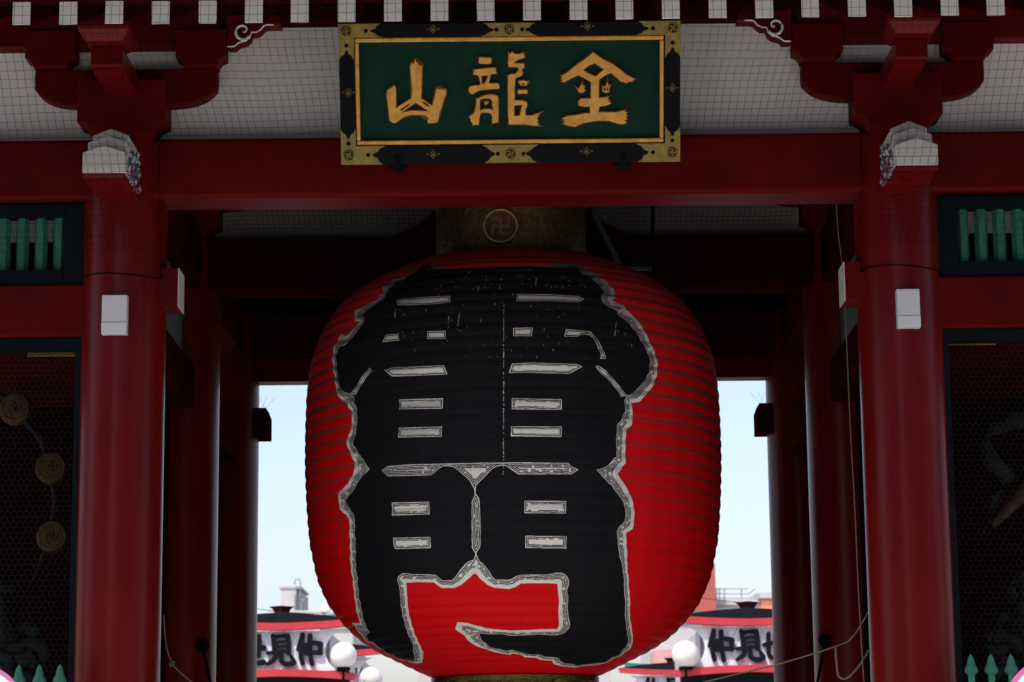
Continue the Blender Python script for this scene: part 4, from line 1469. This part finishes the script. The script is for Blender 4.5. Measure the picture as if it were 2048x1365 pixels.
# ropes and cords
def rope(name, label, cat, pts_, r_=0.006, mat='rope', n_=6, group=None):
    mb = MB()
    P_ = [Vector(at(*p)) for p in pts_]
    # Catmull-Rom
    out = []
    for i in range(len(P_) - 1):
        p0, p1, p2, p3 = P_[max(0, i - 1)], P_[i], P_[i + 1], P_[min(len(P_) - 1, i + 2)]
        for k in range(8):
            t = k / 8
            out.append(0.5 * ((2 * p1) + (-p0 + p2) * t + (2 * p0 - 5 * p1 + 4 * p2 - p3) * t * t + (-p0 + 3 * p1 - 3 * p2 + p3) * t * t * t))
    out.append(P_[-1])
    mb.tube(out, r_, n_)
    o = mb.build(name, M[mat], smooth='all')
    tag(o, label, cat, group)
    return o


rope('hanging_cord', 'thin beige cord running down the inner side of the right pillar', 'cord',
     [(1672, 400, 0.35), (1677, 470, 0.35), (1686, 545, 0.35), (1694, 700, 0.35), (1701, 860, 0.35), (1710, 1020, 0.35), (1716, 1160, 0.35), (1722, 1270, 0.35), (1730, 1400, 0.35)], 0.0048)
rope('tie_rope', 'pale twisted rope slanting up to a knot beside the right pillar', 'rope',
     [(1380, 1372, 0.5), (1460, 1352, 0.45), (1545, 1332, 0.42), (1620, 1310, 0.4), (1672, 1293, 0.4), (1700, 1280, 0.4), (1722, 1250, 0.38), (1736, 1225, 0.36)], 0.0062)
rope('rope_loop', 'slack pale rope loop hanging below the knot by the right pillar', 'rope',
     [(1671, 1295, 0.39), (1673, 1325, 0.39), (1677, 1352, 0.39), (1692, 1358, 0.39), (1712, 1340, 0.38), (1730, 1315, 0.37), (1737, 1300, 0.36)], 0.0085)
rope('tie_rope', 'thin cord with a small knot beside the left pillar', 'rope',
     [(327, 1230, 0.36), (332, 1290, 0.37), (342, 1322, 0.38), (346, 1331, 0.38), (362, 1347, 0.4), (392, 1372, 0.42)], 0.0052)
kn = MB()
kc = at(344, 1328, 0.37)
for k in range(5):
    a = k * 1.3
    kn.tube([tuple(kc + np.array([0.018 * math.cos(a + t), -0.01 + 0.006 * math.sin(2 * t + k), 0.016 * math.sin(a + t * 1.4)])) for t in np.linspace(0, 4, 10)], 0.005, 5)
tag(kn.build('rope_knot', M['rope'], smooth='all'), 'small pale rope knot beside the left pillar foot of frame', 'knot')
for s, nm in ((-1, 'left'), (1, 'right')):
    rg = MB()
    zr = Z(245, 548, -0.3) if s < 0 else Z(1797, 532, -0.3)
    rg.tube([(s * CX + (PR + 0.004) * math.cos(a), (PR + 0.004) * math.sin(a), zr + 0.012 * math.sin(a * 2)) for a in np.linspace(0, 2 * math.pi, 40)[:-1]], 0.0045, 5, closed=True)
    kx = s * (CX - 0.29)
    rg.tube([(kx, -0.16, zr), (kx + s * 0.01, -0.20, zr + 0.5), (kx + s * 0.02, -0.23, ZL1)], 0.0025, 4)
    for k in range(4):
        rg.tube([(kx + 0.012 * math.cos(k * 2 + t), -0.17 + 0.01 * math.sin(t), zr + 0.01 * math.sin(k + t)) for t in np.linspace(0, 4, 7)], 0.004, 4)
    tag(rg.build('net_cord', M['string'], smooth='all'), 'dark cord tied round the %s front pillar below the net' % nm, 'cord')
    # black fitting on the middle pillars
    ft = MB()
    px_, py_ = (405, 1290) if s < 0 else (1651, 1280)
    c_ = at(px_, py_, 2.94)
    ft.lathe([(0.058, 0), (0.054, -0.015), (0.03, -0.03), (0.0, -0.035)], 20, c=(float(c_[0]), 2.985, float(c_[2])), axis='y', cap=False)
    ft.tube([(float(c_[0]), 2.95, float(c_[2]) - 0.02), (float(c_[0]) - s * 0.05, 2.9, float(c_[2]) - 0.20), (float(c_[0]) - s * 0.08, 2.93, float(c_[2]) - 0.36), (float(c_[0]) - s * 0.02, 2.93, float(c_[2]) - 0.44)], [0.010, 0.016, 0.012, 0.018], 8)
    tag(ft.build('iron_fitting', M['iron'], smooth=True), 'black iron fitting low on the dark pillar %s of the lantern' % ('left' if s < 0 else 'right'), 'fitting')

# ================================================================== NICHE STATUES
def skin_figure(name, verts, edges, radii, mat, parent, loc=(0, 0, 0)):
    me_ = bpy.data.meshes.new(name)
    me_.from_pydata(verts, edges, [])
    me_.materials.append(mat)
    o = bpy.data.objects.new(name, me_)
    col.objects.link(o)
    o.parent = parent
    o.location = loc
    md = o.modifiers.new('skin', 'SKIN')
    if not me_.skin_vertices:
        pass
    for i, r_ in enumerate(radii):
        me_.skin_vertices[0].data[i].radius = (r_, r_)
    me_.skin_vertices[0].data[0].use_root = True
    s_ = o.modifiers.new('sub', 'SUBSURF')
    s_.levels = s_.render_levels = 2
    md.use_smooth_shade = True
    return o


def statue(sgn, name, label):
    px = -95 if sgn < 0 else 2150
    c = at(px, 1365, 1.5)
    t = thing(name, label, 'statue', (float(c[0]), 1.5, 0.3))
    i = -sgn      # towards the passage
    V = [(0, 0, 1.75), (0, -0.02, 2.05), (0, 0, 2.45), (0, -0.02, 2.80), (0, -0.06, 3.02), (0, -0.10, 3.25),
         (i * 0.36, 0, 2.75), (i * 0.46, -0.1, 2.45), (i * 0.40, -0.35, 2.75), (i * 0.40, -0.42, 2.9),
         (-i * 0.42, 0, 2.75), (-i * 0.75, -0.05, 3.0), (-i * 0.7, -0.2, 3.4), (-i * 0.68, -0.22, 3.52),
         (i * 0.24, 0, 1.6), (i * 0.40, -0.15, 0.95), (i * 0.42, 0.05, 0.25), (i * 0.46, -0.2, 0.1),
         (-i * 0.24, 0, 1.6), (-i * 0.34, -0.05, 0.9), (-i * 0.4, 0.1, 0.25), (-i * 0.42, -0.15, 0.1)]
    E_ = [(0, 1), (1, 2), (2, 3), (3, 4), (4, 5), (3, 6), (6, 7), (7, 8), (8, 9), (3, 10), (10, 11), (11, 12), (12, 13), (0, 14), (14, 15), (15, 16), (16, 17), (0, 18), (18, 19), (19, 20), (20, 21)]
    Rr = [.27, .25, .29, .26, .11, .19, .15, .11, .09, .08, .15, .11, .09, .08, .19, .15, .09, .08, .19, .15, .09, .08]
    skin_figure('carved_body', V, E_, Rr, M['skin_g'], t)
    sc_ = MB()
    # flying scarf and skirt folds
    sc_.tube([(i * 0.1, -0.2, 2.0), (i * 0.5, -0.25, 1.85), (i * 0.85, -0.2, 1.45), (i * 0.95, -0.1, 1.1), (i * 1.15, -0.15, 0.9)], [0.10, 0.13, 0.09, 0.10, 0.04], 10)
    sc_.tube([(-i * 0.1, -0.2, 2.0), (-i * 0.5, -0.25, 1.8), (-i * 0.9, -0.2, 1.5)], [0.10, 0.13, 0.05], 10)
    rd = random.Random(9)
    for k in range(9):
        cx_, cz_ = i * rd.uniform(0.35, 0.72), rd.uniform(1.95, 2.95)
        if abs(cx_) > 0.55 and cz_ > 2.6:
            cz_ -= 0.5
        sw = [(cx_ + 0.16 * (1 - t / 9) * math.cos(t * 0.9 + k), -0.15 + 0.03 * math.sin(k * 3 + t), cz_ + 0.13 * (1 - t / 9) * math.sin(t * 0.9 + k)) for t in range(8)]
        sc_.tube(sw, [0.05, 0.06, 0.06, 0.055, 0.05, 0.04, 0.03, 0.015], 9)
    sc_.build('carved_scarf', M['skin_g'], t, smooth='all')
    hr = MB()
    rd = random.Random(4)
    for k in range(40):
        a = rd.uniform(0, 6.28)
        hr.tube([(0.12 * math.cos(a), -0.06 + 0.1 * math.sin(a), 3.35), (0.22 * math.cos(a), 0.12 * math.sin(a), 3.6 + rd.random() * .1), (0.3 * math.cos(a), 0.1, 3.85 + rd.random() * .2)], [0.04, 0.035, 0.008], 5)
    hr.build('carved_hair', M['skin_g'], t, smooth='all')
    return t, (float(c[0]), 1.5, 0.3)


st, so_ = statue(-1, 'thunder_god_statue', 'dark carved statue ringed by gold drums behind wire left of the gate')
ring = MB()
dr = [(28, 817), (100, 935), (102, 1073)]
pts_ = [np.array(at(px, py, 1.9)) - np.array(so_) for px, py in ((-60, 730), (28, 817), (82, 880), (100, 935), (110, 1000), (102, 1073), (70, 1160), (20, 1240))]
ring.tube([tuple(p) for p in pts_], 0.022, 8)
ring.build('drum_ring', M['skin_g'], st, smooth='all')
for (px, py) in dr:
    p = np.array(at(px, py, 1.84)) - np.array(so_)
    dm = MB()
    dm.lathe([(0.09, 0.14), (0.125, 0.11), (0.132, 0.07), (0.125, 0.03), (0.118, 0.0), (0.105, -0.004), (0.0, -0.006)], 28, c=tuple(p), axis='y', cap=False)
    d_o = dm.build('drum', M['drum'], st, smooth=True)
    tm = MB()
    for k in range(3):
        a0 = k * 2 * math.pi / 3
        tm.tube([(p[0] + (0.012 + 0.055 * t) * math.cos(a0 + t * 2.6), p[1] - 0.010, p[2] + (0.012 + 0.055 * t) * math.sin(a0 + t * 2.6)) for t in np.linspace(0, 1, 8)], [0.014, 0.013, 0.011, 0.009, 0.008, 0.006, 0.005, 0.003], 6)
    tm.tube([(p[0] + 0.092 * math.cos(a), p[1] - 0.008, p[2] + 0.092 * math.sin(a)) for a in np.linspace(0, 2 * math.pi, 30)[:-1]], 0.004, 5, closed=True)
    tm.build('comma_crest', paint('crest_relief', (0.085, 0.045, 0.018), 0.6, 0.3, 20, 0.2, 60, spec=0.15), d_o, smooth='all')
st, so_ = statue(1, 'wind_god_statue', 'dark carved statue holding a wind bag behind wire right of the gate')
bgm = MB()
pts_ = [np.array(at(px, py, 1.3)) - np.array(so_) for px, py in ((1975, 1055), (1990, 1000), (2020, 960), (1985, 930), (1962, 890), (1975, 855), (2030, 838), (2110, 830), (2200, 850))]
bgm.tube([tuple(p) for p in pts_], [0.035, 0.06, 0.075, 0.075, 0.08, 0.08, 0.08, 0.09, 0.09], 14)
fo_ = [np.array(at(px, py, 1.22)) - np.array(so_) for px, py in ((1984, 1052), (2005, 1030), (2030, 1005), (2070, 960))]
MB().tube([tuple(p) for p in fo_], [0.03, 0.04, 0.05, 0.07], 12).build('carved_hand', paint('old_brown_wood', (0.06, 0.035, 0.02), 0.7, 0.4, 9, 0.4, 30, spec=0.1), st, smooth='all')
bgm.build('wind_bag', M['skin_g'], st, smooth='all')

# ================================================================== PICKET FENCES IN FRONT OF THE NICHES
for s in (-1, 1):
    yf = -0.55
    if s < 0:
        xs_ = [X(px, 1340, yf) for px in (120, 79, 38)]
        zt3 = Z(79, 1329, yf)
        lab = 'green picket fence with pointed finials before the left niche'
    else:
        xs_ = [X(px, 1330, yf) for px in (1942, 1983, 2022)]
        zt3 = Z(1983, 1308, yf)
        lab = 'green picket fence with pointed finials before the right niche'
    step = (xs_[2] - xs_[0]) / 2
    fen = thing('picket_fence', lab, 'fence', (xs_[0], yf, 0))
    pk = MB()
    T = zt3
    pk.lathe([(0.022, 0.05), (0.030, T - 0.6), (0.050, T - 0.36), (0.046, T - 0.30), (0.022, T - 0.22), (0.024, T - 0.145), (0.030, T - 0.14), (0.046, T - 0.125), (0.047, T - 0.115), (0.041, T - 0.095), (0.030, T - 0.075), (0.026, T - 0.055), (0.018, T - 0.025), (0.008, T - 0.008), (0.001, T)], 8)
    p0 = pk.build('picket', M['green'], fen)
    for k in range(1, 16):
        part_copy(p0, fen, (k * step, 0, 0))
    for zz_ in (0.35, T - 0.75):
        MB().box(min(-0.06, 15 * step), max(0.06, 15 * step), -0.02, 0.02, zz_, zz_ + 0.06).build('rail', M['green'], fen)

# round signs with pink rims at the two bottom corners
for s, (pcx, pcy) in ((-1, (-46, 1425)), (1, (2107, 1413))):
    yy = -2.6
    c_ = at(pcx, pcy, yy)
    r_ = 92 / 4850 * 15.2
    t = thing('round_sign', 'round white sign with pink rim on a post, cut off at the bottom %s corner' % ('left' if s < 0 else 'right'), 'sign', (float(c_[0]), yy, 0))
    MB().lathe([(r_ - 0.018, 0.02), (r_ - 0.018, -0.012), (0.0, -0.013)], 64, c=(0, 0, float(c_[2])), axis='y', cap=False).build('white_disc', M['lampwhite'], t)
    MB().lathe([(r_ - 0.018, 0.02), (r_ - 0.017, -0.02), (r_, -0.02), (r_, 0.02), (0, 0.021)], 64, c=(0, 0, float(c_[2])), axis='y', cap=False).build('pink_rim', M['pink'], t)
    MB().box(-0.02, 0.02, 0.022, 0.06, 0, float(c_[2])).build('post', M['steel'], t)

# ================================================================== SHOPPING STREET BEYOND
def brush(mb, pts_, ws, y, dep, to):
    """soft-ended brush stroke as a thick outline in the sign plane"""
    P_ = [np.array(p, float) for p in pts_]
    # resample smooth
    out, wo_ = [], []
    for i in range(len(P_) - 1):
        p0, p1, p2, p3 = P_[max(0, i - 1)], P_[i], P_[i + 1], P_[min(len(P_) - 1, i + 2)]
        for k in range(6):
            t = k / 6
            out.append(0.5 * ((2 * p1) + (-p0 + p2) * t + (2 * p0 - 5 * p1 + 4 * p2 - p3) * t * t + (-p0 + 3 * p1 - 3 * p2 + p3) * t ** 3))
            wo_.append(ws[i] + (ws[i + 1] - ws[i]) * t)
    out.append(P_[-1])
    wo_.append(ws[-1])
    lft, rgt = [], []
    nn = len(out)
    for i in range(nn):
        d_ = out[min(nn - 1, i + 1)] - out[max(0, i - 1)]
        d_ = d_ / (np.linalg.norm(d_) + 1e-9)
        nrm = np.array([-d_[1], d_[0]])
        lft.append(out[i] + nrm * wo_[i] / 2)
        rgt.append(out[i] - nrm * wo_[i] / 2)
    def capp(c, d_, w_):
        res = []
        for a in (60, 30, 0, -30, -60):
            res.append(c + d_ * math.cos(R(a)) * w_ / 2 + np.array([-d_[1], d_[0]]) * math.sin(R(a)) * w_ / 2)
        return res
    d1 = out[-1] - out[-2]
    d1 /= np.linalg.norm(d1)
    d0 = out[0] - out[1]
    d0 /= np.linalg.norm(d0)
    # cells
    ring_ = lft + capp(out[-1], d1, wo_[-1]) + rgt[::-1] + capp(out[0], d0, wo_[0])
    mb.prism([to(*p) for p in ring_], y, y - dep)


# glyph strokes in their own 0..1 box (x right, y down)
def nrm(box, strokes):
    x0, y0, x1, y1 = box
    k = y1 - y0
    return [([((x_ - (x0 + x1) / 2) / k, (y_ - (y0 + y1) / 2) / k) for x_, y_ in s_], [w_ / k for w_ in ws]) for s_, ws in strokes]


NAKA = nrm((580, 760, 930, 1170), [
    ([(668, 765), (650, 850), (605, 960)], [50, 62, 40]), ([(655, 900), (648, 1040), (668, 1140)], [40, 50, 52]),
    ([(765, 780), (765, 900), (772, 1040), (792, 1150)], [56, 52, 50, 52]), ([(700, 895), (708, 1010)], [42, 42]),
    ([(700, 905), (800, 870), (895, 890)], [44, 46, 60]), ([(905, 890), (895, 1000)], [56, 48]), ([(705, 1015), (800, 1000), (905, 1005)], [46, 46, 56])])
MI = nrm((220, 770, 570, 1150), [
    ([(300, 785), (318, 900), (318, 1000)], [44, 50, 44]), ([(305, 805), (400, 790), (480, 790)], [42, 36, 52]), ([(485, 800), (500, 900), (495, 1000)], [50, 44, 46]),
    ([(330, 868), (470, 852)], [26, 28]), ([(330, 925), (470, 912)], [26, 28]), ([(245, 995), (330, 985), (480, 975)], [40, 34, 34]),
    ([(355, 1000), (315, 1075), (245, 1125)], [44, 50, 38]), ([(410, 1000), (405, 1080), (450, 1125), (530, 1125), (560, 1100), (520, 1025)], [40, 46, 52, 52, 50, 26])])
SE = nrm((-130, 770, 220, 1150), [
    ([(-120, 950), (30, 925), (190, 930)], [46, 44, 60]), ([(-70, 820), (-70, 960), (-60, 1090), (60, 1120), (190, 1105)], [44, 42, 44, 46, 58]),
    ([(30, 790), (35, 900), (30, 1030)], [46, 42, 40]), ([(130, 790), (135, 900), (130, 1030)], [50, 46, 42]), ([(30, 1030), (130, 1030)], [34, 34])])


def stall(pcx, D_, mirror, label, name='shop_sign_gable', top_py=None, dark=False):
    """gable front of a stall row: curved roof, two red beams, white board with lettering, finial"""
    Y = D_ - 17.5
    sc_ = 1.0
    ppm = 4850 / 45.5
    def tx(dpx): return dpx / ppm        # metres from photo pixels at the reference distance
    c_ = at(pcx, 1300, Y)
    xc = float(c_[0])
    # heights measured on the near left gable
    zref = lambda py: Z(562, py, 28.0) - (0 if mirror else 0)
    t = thing(name, label, 'shop gable', (xc, Y, 0), 'gable ends of the stall rows')
    def z_(py): return zref(py)
    # upper beam, ends swept up
    def curved_beam(hw, y_c, y_e, th, nm, mat, y0, y1, parent):
        mb = MB()
        nseg = 16
        top_, bot_ = [], []
        for i in range(nseg + 1):
            u = -1 + 2 * i / nseg
            yy = y_c + (y_e - y_c) * abs(u) ** 1.6
            top_.append((u * tx(hw), z_(yy)))
            bot_.append((u * tx(hw), z_(yy + th)))
        for i in range(nseg):
            mb.prism([bot_[i], bot_[i + 1], top_[i + 1], top_[i]], y0, y1)
        # keep it one skin
        o = mb.build(nm, mat, parent)
        return o
    curved_beam(150, 1248, 1240, 14, 'upper_red_beam', M['signred'], -0.22, 0.05, t)
    curved_beam(150, 1340, 1349, 14, 'lower_red_beam', M['signred'], -0.22, 0.05, t)
    # roof lens
    rm_ = MB()
    pp = []
    for i in range(21):
        u = -1 + 2 * i / 20
        pp.append((u * tx(150), z_(1241 - 14.5 * (1 - abs(u) ** 1.7))))
    low = []
    for i in range(20, -1, -1):
        u = -1 + 2 * i / 20
        low.append((u * tx(150), z_(1248 + (1240 - 1248) * abs(u) ** 1.6) - 0.0))
    for i in range(20):
        rm_.prism([pp[i], pp[i + 1], low[19 - i], low[20 - i]], -0.10, 0.9)
    rm_.build('curved_roof', M['signdark'], t)
    # board with round bites at the ends
    bd = []
    cr = tx(33)
    exx = tx(128)
    zc = z_(1303)
    hh = (z_(1262) - z_(1340)) / 2 + 0.02
    ang = math.asin(min(0.98, hh / (cr * 1.22)))
    right = [(exx + 0.0 - cr * 1.22 * math.cos(a) + 0.0, zc + cr * 1.22 * math.sin(a)) for a in np.linspace(-ang, ang, 14)]
    pl_ = [(tx(0) + x_, z__) for x_, z__ in right]
    poly_ = pl_ + [(-x_, z__) for x_, z__ in reversed(pl_)]
    MB().prism(poly_, -0.06, 0.10).build('white_board', M['signwhite'], t)
    # faint lozenge ribs on the board
    lz = MB()
    for k in range(-9, 10):
        for d_ in (-1, 1):
            x0 = tx(k * 14.0)
            a0, a1 = (x0 - d_ * tx(20), zc - hh + 0.01), (x0 + d_ * tx(20), zc + hh - 0.01)
            if abs(a0[0]) < tx(86) and abs(a1[0]) < tx(86):
                lz.tube([(a0[0], -0.061, a0[1]), (a1[0], -0.061, a1[1])], 0.004, 4)
    lz.build('board_joints', M['grey'], t)
    # lettering
    order = [SE, MI, NAKA] if not mirror else [NAKA, MI, SE]
    for gi, G_ in enumerate(order):
        mb = MB()
        gx = tx((gi - 1) * 57)
        gs = tx(62)
        for si, (pts__, ws) in enumerate(G_):
            brush(mb, [(gx + x_ * gs, zc + tx(1.5) - y_ * gs) for x_, y_ in pts__], [w_ * gs * 1.18 for w_ in ws], -0.062, 0.07 + si * 0.003, lambda a, b_: (a, b_))
        mb.build('black_character', M['ink'], t)
    # finial
    fm = MB()
    fm.lathe([(0.14, 0), (0.145, 0.04), (0.17, 0.09), (0.215, 0.125), (0.235, 0.13), (0.235, 0.142), (0.0, 0.142)], 4, c=(0, 0.1, z_(1228)))
    fo = fm.build('roof_finial', paint('finial_lacquer', (0.045, 0.006, 0.006), 0.35, 0.2, 8, 0, spec=0.3), t)
    # fascia, lower dark band and shop body behind
    MB().box(-tx(135), tx(135), 0.052, 0.5, z_(1395), z_(1343)).build('dark_fascia', M['signdark'], t)
    s_in = 1 if pcx < 1024 else -1
    MB().box(-tx(190) if s_in > 0 else -tx(92), tx(92) if s_in > 0 else tx(190), 0.6, 8.0, 0, z_(1262)).build('shop_body', M['pale'], t)
    rfz = z_(1235)
    gr = MB()
    xa_, xb_ = s_in * tx(20), s_in * tx(128)
    if xa_ > xb_:
        xa_, xb_ = xb_, xa_
        ta_, tb_ = z_(1219), z_(1228)
    else:
        ta_, tb_ = z_(1228), z_(1219)
    gr.hexa([(xa_, 1.0, z_(1243)), (xb_, 1.0, z_(1243)), (xb_, 1.5, z_(1243)), (xa_, 1.5, z_(1243)),
             (xa_, 1.0, ta_), (xb_, 1.0, tb_), (xb_, 1.5, tb_), (xa_, 1.5, ta_)])
    gr.build('teal_roof', M['teal'], t)
    return t


stall(562, 45.5, False, 'nearer shop gable left of the lantern, white board with brushed black lettering')
stall(1498, 45.5, True, 'nearer shop gable right of the lantern, white board with brushed black lettering')
stall(562 + 112 - 30, 54.5, False, 'farther shop gable peeping out below the lantern on the left')
stall(1345, 64.0, True, 'farther shop gable low beside the lantern on the right')

# globe street lamps
def globe(px, py, r_px, D_, label):
    Y = D_ - 17.5
    c_ = at(px, py, Y)
    rr_ = r_px * D_ * 1.01 / 4850
    t = thing('globe_lamp', label, 'street lamp', (float(c_[0]), Y, 0), 'globe lamps of the shopping street')
    zc = float(c_[2])
    MB().lathe([(rr_ * math.sin(a) + 1e-4, -rr_ * math.cos(a)) for a in np.linspace(0.0, math.pi, 20)], 32, c=(0, 0, zc)).build('glass_globe', M['globe'], t, smooth='all')
    MB().lathe([(rr_ * 0.5, -rr_ * 1.14), (rr_ * 0.55, -rr_ * 0.98), (rr_ * 0.4, -rr_ * 0.86), (0.01, -rr_ * 0.85)], 20, c=(0, 0, zc)).build('collar', M['iron'], t, smooth=True)
    MB().lathe([(0.07, 0), (0.05, 0.4), (0.035, 0.6), (0.03, zc - rr_ * 1.1)], 16).build('post', M['iron'], t, smooth=True)


globe(687, 1311, 26, 45.3, 'white globe lamp under the left edge of the lantern, upper of two')
globe(742, 1358, 23, 54.0, 'lower white globe lamp at the bottom edge, left of the lantern base')
globe(1371, 1309, 27, 45.3, 'white globe lamp right of the lantern, beside the lettered board')

# ================================================================== BUILDINGS AND ROOFTOPS FAR BEHIND
def windows(t, x0, x1, y, zs, xs_, ww, hh):
    for z_ in zs:
        for x_ in xs_:
            f = MB()
            f.box(x_ - ww / 2, x_ + ww / 2, y - 0.06, y + 0.02, z_, z_ + hh)
            o = f.build('window', M['grey'], t)
            MB().box(x_ - ww / 2 + 0.08, x_ + ww / 2 - 0.08, y - 0.075, y - 0.061, z_ + 0.08, z_ + hh - 0.08).build('pane', M['glass'], o)


def block_building(px0, px1, pyt, Y, depth, mat, label, name='office_building', floors=True, par=True):
    a, b_ = at(px0, pyt, Y), at(px1, pyt, Y)
    xc = (a[0] + b_[0]) / 2
    hw = (b_[0] - a[0]) / 2
    zt_b = float(a[2])
    t = thing(name, label, 'building', (float(xc), Y, 0))
    MB().box(-hw, hw, 0, depth, 0, zt_b).build('wall', mat, t)
    if par:
        MB().box(-hw - 0.1, hw + 0.1, -0.1, depth + 0.1, zt_b + 0.002, zt_b + 0.25).build('parapet', M['pale'], t)
    if floors:
        nfl = max(1, int(zt_b / 3.3))
        nx = max(1, int(2 * hw / 2.6))
        windows(t, -hw, hw, 0, [1.0 + 3.3 * k for k in range(nfl) if 1.0 + 3.3 * k + 1.8 < zt_b], [(-hw + (k + .5) * 2 * hw / nx) for k in range(nx)], 1.5, 1.5)
    return t, zt_b, hw


YB = 95.0
t, zt_b, hw = block_building(540, 640, 1233, YB, 12, M['pale'], 'pale office building with a stair tower on its roof, left of the lantern')
# stair tower
a0, a1 = X(561, 1200, YB + 2), X(592, 1200, YB + 2)
xo = t.location.x
zt2 = Z(575, 1178, YB + 2)
MB().box(a0 - xo, a1 - xo, 2, 6, zt_b + 0.26, zt2).build('stair_tower', M['pale'], t)
MB().box(a1 - xo + 0.002, X(602, 1200, YB + 2) - xo, 2.3, 6, zt_b + 0.26, zt2 - 0.12).build('tower_shade_side', M['grey'], t)  # shaded side of the tower, its shade given by the grey wall colour
MB().box(a0 - xo - 0.05, X(603, 1200, YB + 2) - xo, 1.95, 6.05, zt2 + 0.002, zt2 + 0.10).build('tower_cap', M['grey'], t)
pm_ = MB()
px_ = X(601, 1200, YB + 2) - xo
zz0 = Z(601, 1165, YB + 2)
pm_.tube([(px_, 1.8, zt_b + .26), (px_, 1.8, zz0)] + [(px_ - 0.13 + 0.13 * math.cos(a), 1.8, zz0 + 0.13 * math.sin(a)) for a in np.linspace(0.2, math.pi, 8)] + [(px_ - 0.26, 1.8, zz0 - 0.12)], 0.035, 6)
pm_.tube([(px_ + 0.02, 1.8, Z(601, 1202, YB + 2)), (px_ + 0.22, 1.8, Z(601, 1202, YB + 2))], 0.035, 6)
pm_.tube([(X(591, 1200, YB + 2) - xo, 1.85, zt_b + .26), (X(591, 1200, YB + 2) - xo, 1.85, Z(591, 1192, YB + 2)), (X(588, 1200, YB + 2) - xo, 1.85, Z(588, 1188, YB + 2))], 0.035, 6)
pm_.build('vent_pipes', M['steel'], t, smooth='all')
MB().lathe([(0.22 * math.sin(a) + .001, -0.22 * math.cos(a)) for a in np.linspace(0, math.pi, 10)], 14, c=(X(648, 1217, YB) - xo, 1, Z(648, 1216, YB))).build('roof_tank', M['white'], t, smooth='all')

t, zt_b, hw = block_building(1375, 1430, 1128, YB, 10, M['brick'], 'red brown tower block just right of the lantern', par=False)
t, zt_b, hw = block_building(1431, 1522, 1211, YB + 1, 3, M['pale'], 'low white roof terrace with steel railings right of the lantern')
xo = t.location.x
rl = MB()
def RP(px, py, y=0.3): 
    return (X(px, py, YB + 1) - xo, y, Z(px, py, YB + 1))
for px in (1434, 1440, 1450, 1484, 1512):
    rl.tube([RP(px, 1211), RP(px, 1176 if px < 1490 else 1190)], 0.028, 5)
for py in (1177, 1187, 1196):
    rl.tube([RP(1431, py), RP(1498 if py < 1190 else 1515, py)], 0.022, 5)
rl.tube([RP(1498, 1188), RP(1511, 1177)], 0.03, 5)
rl.tube([RP(1501, 1197), RP(1515, 1186)], 0.03, 5)
rl.build('railing', M['steel'], t)
MB().box(*sorted((RP(1428, 1200)[0], RP(1436, 1200)[0])), 0, 0.8, zt_b + .26, Z(1432, 1200, YB + 1)).build('roof_box', M['white'], t)
MB().box(*sorted((RP(1452, 1200)[0], RP(1464, 1200)[0])), 0.5, 0.9, zt_b + .26, Z(1460, 1208, YB + 1)).build('air_unit', M['grey'], t)
t, zt_b, hw = block_building(1523, 1640, 1197, YB - 5, 1.2, M['orange'], 'orange clad building beside the dark rear pillar on the right')
block_building(668, 706, 1258, 78, 8, M['pale'], 'pale building with dark windows behind the left globe lamp')
block_building(1300, 1404, 1248, 80, 8, M['pale'], 'pale building with a brown annex behind the right globe lamp')
block_building(1308, 1344, 1300, 76, 3, paint('pinkish_render', (0.50, 0.27, 0.24), 0.8, 0.1, 1, 0.05), 'small pinkish brown annex behind the right globe lamp', par=False)
block_building(836, 862, 1333, 110, 8, M['pale'], 'narrow pale building left of the lantern base')
block_building(1190, 1222, 1330, 110, 8, M['pale'], 'narrow pale building right of the lantern base')
# overhead wire
ow = MB()
for (pa, pb, YY) in (((430, 1205), (760, 1222), 80), ((1380, 1193), (1700, 1200), 80)):
    A_, B_ = np.array(at(*pa, YY)), np.array(at(*pb, YY))
    o2 = MB().tube([tuple(A_ + (B_ - A_) * f - np.array([0, 0, 0.25 * math.sin(math.pi * f)])) for f in np.linspace(0, 1, 12)], 0.012, 4).build('overhead_wire', M['iron'])
    tag(o2, 'thin overhead wire above the roofs %s of the lantern' % ('left' if pa[0] < 1000 else 'right'), 'wire')

# office blocks across the avenue, behind the viewer: unseen, added to shut off the low southern sky, gaps shaped for the pillar reflections
for (x0, x1, h_, lab) in ((-110, -17, 26, 'long unseen office block across the avenue, west of the narrow gap'), (-8, 14, 19, 'lower unseen office block across the avenue, facing the gate'), (14.1, 47, 30, 'tall unseen office block across the avenue, east of the low one'), (63, 120, 27, 'far unseen office block across the avenue, beyond the wide gap')):
    t = thing('office_building', lab, 'building', ((x0 + x1) / 2, -46, 0))
    hw = (x1 - x0) / 2
    MB().box(-hw, hw, -14, 0, 0, h_).build('wall', M['grey'], t)
    wm = None
    for fz in range(int(h_ / 3.6)):
        for k in range(int(2 * hw / 3.2)):
            xw = -hw + 1.6 + k * 3.2
            if wm is None:
                wm = MB().box(-1.1, 1.1, 0.0, 0.06, 0, 1.9).build('window', M['glass'], t, loc=(xw, 0, 1.1 + fz * 3.6))
            else:
                part_copy(wm, t, (xw, 0, 1.1 + fz * 3.6))
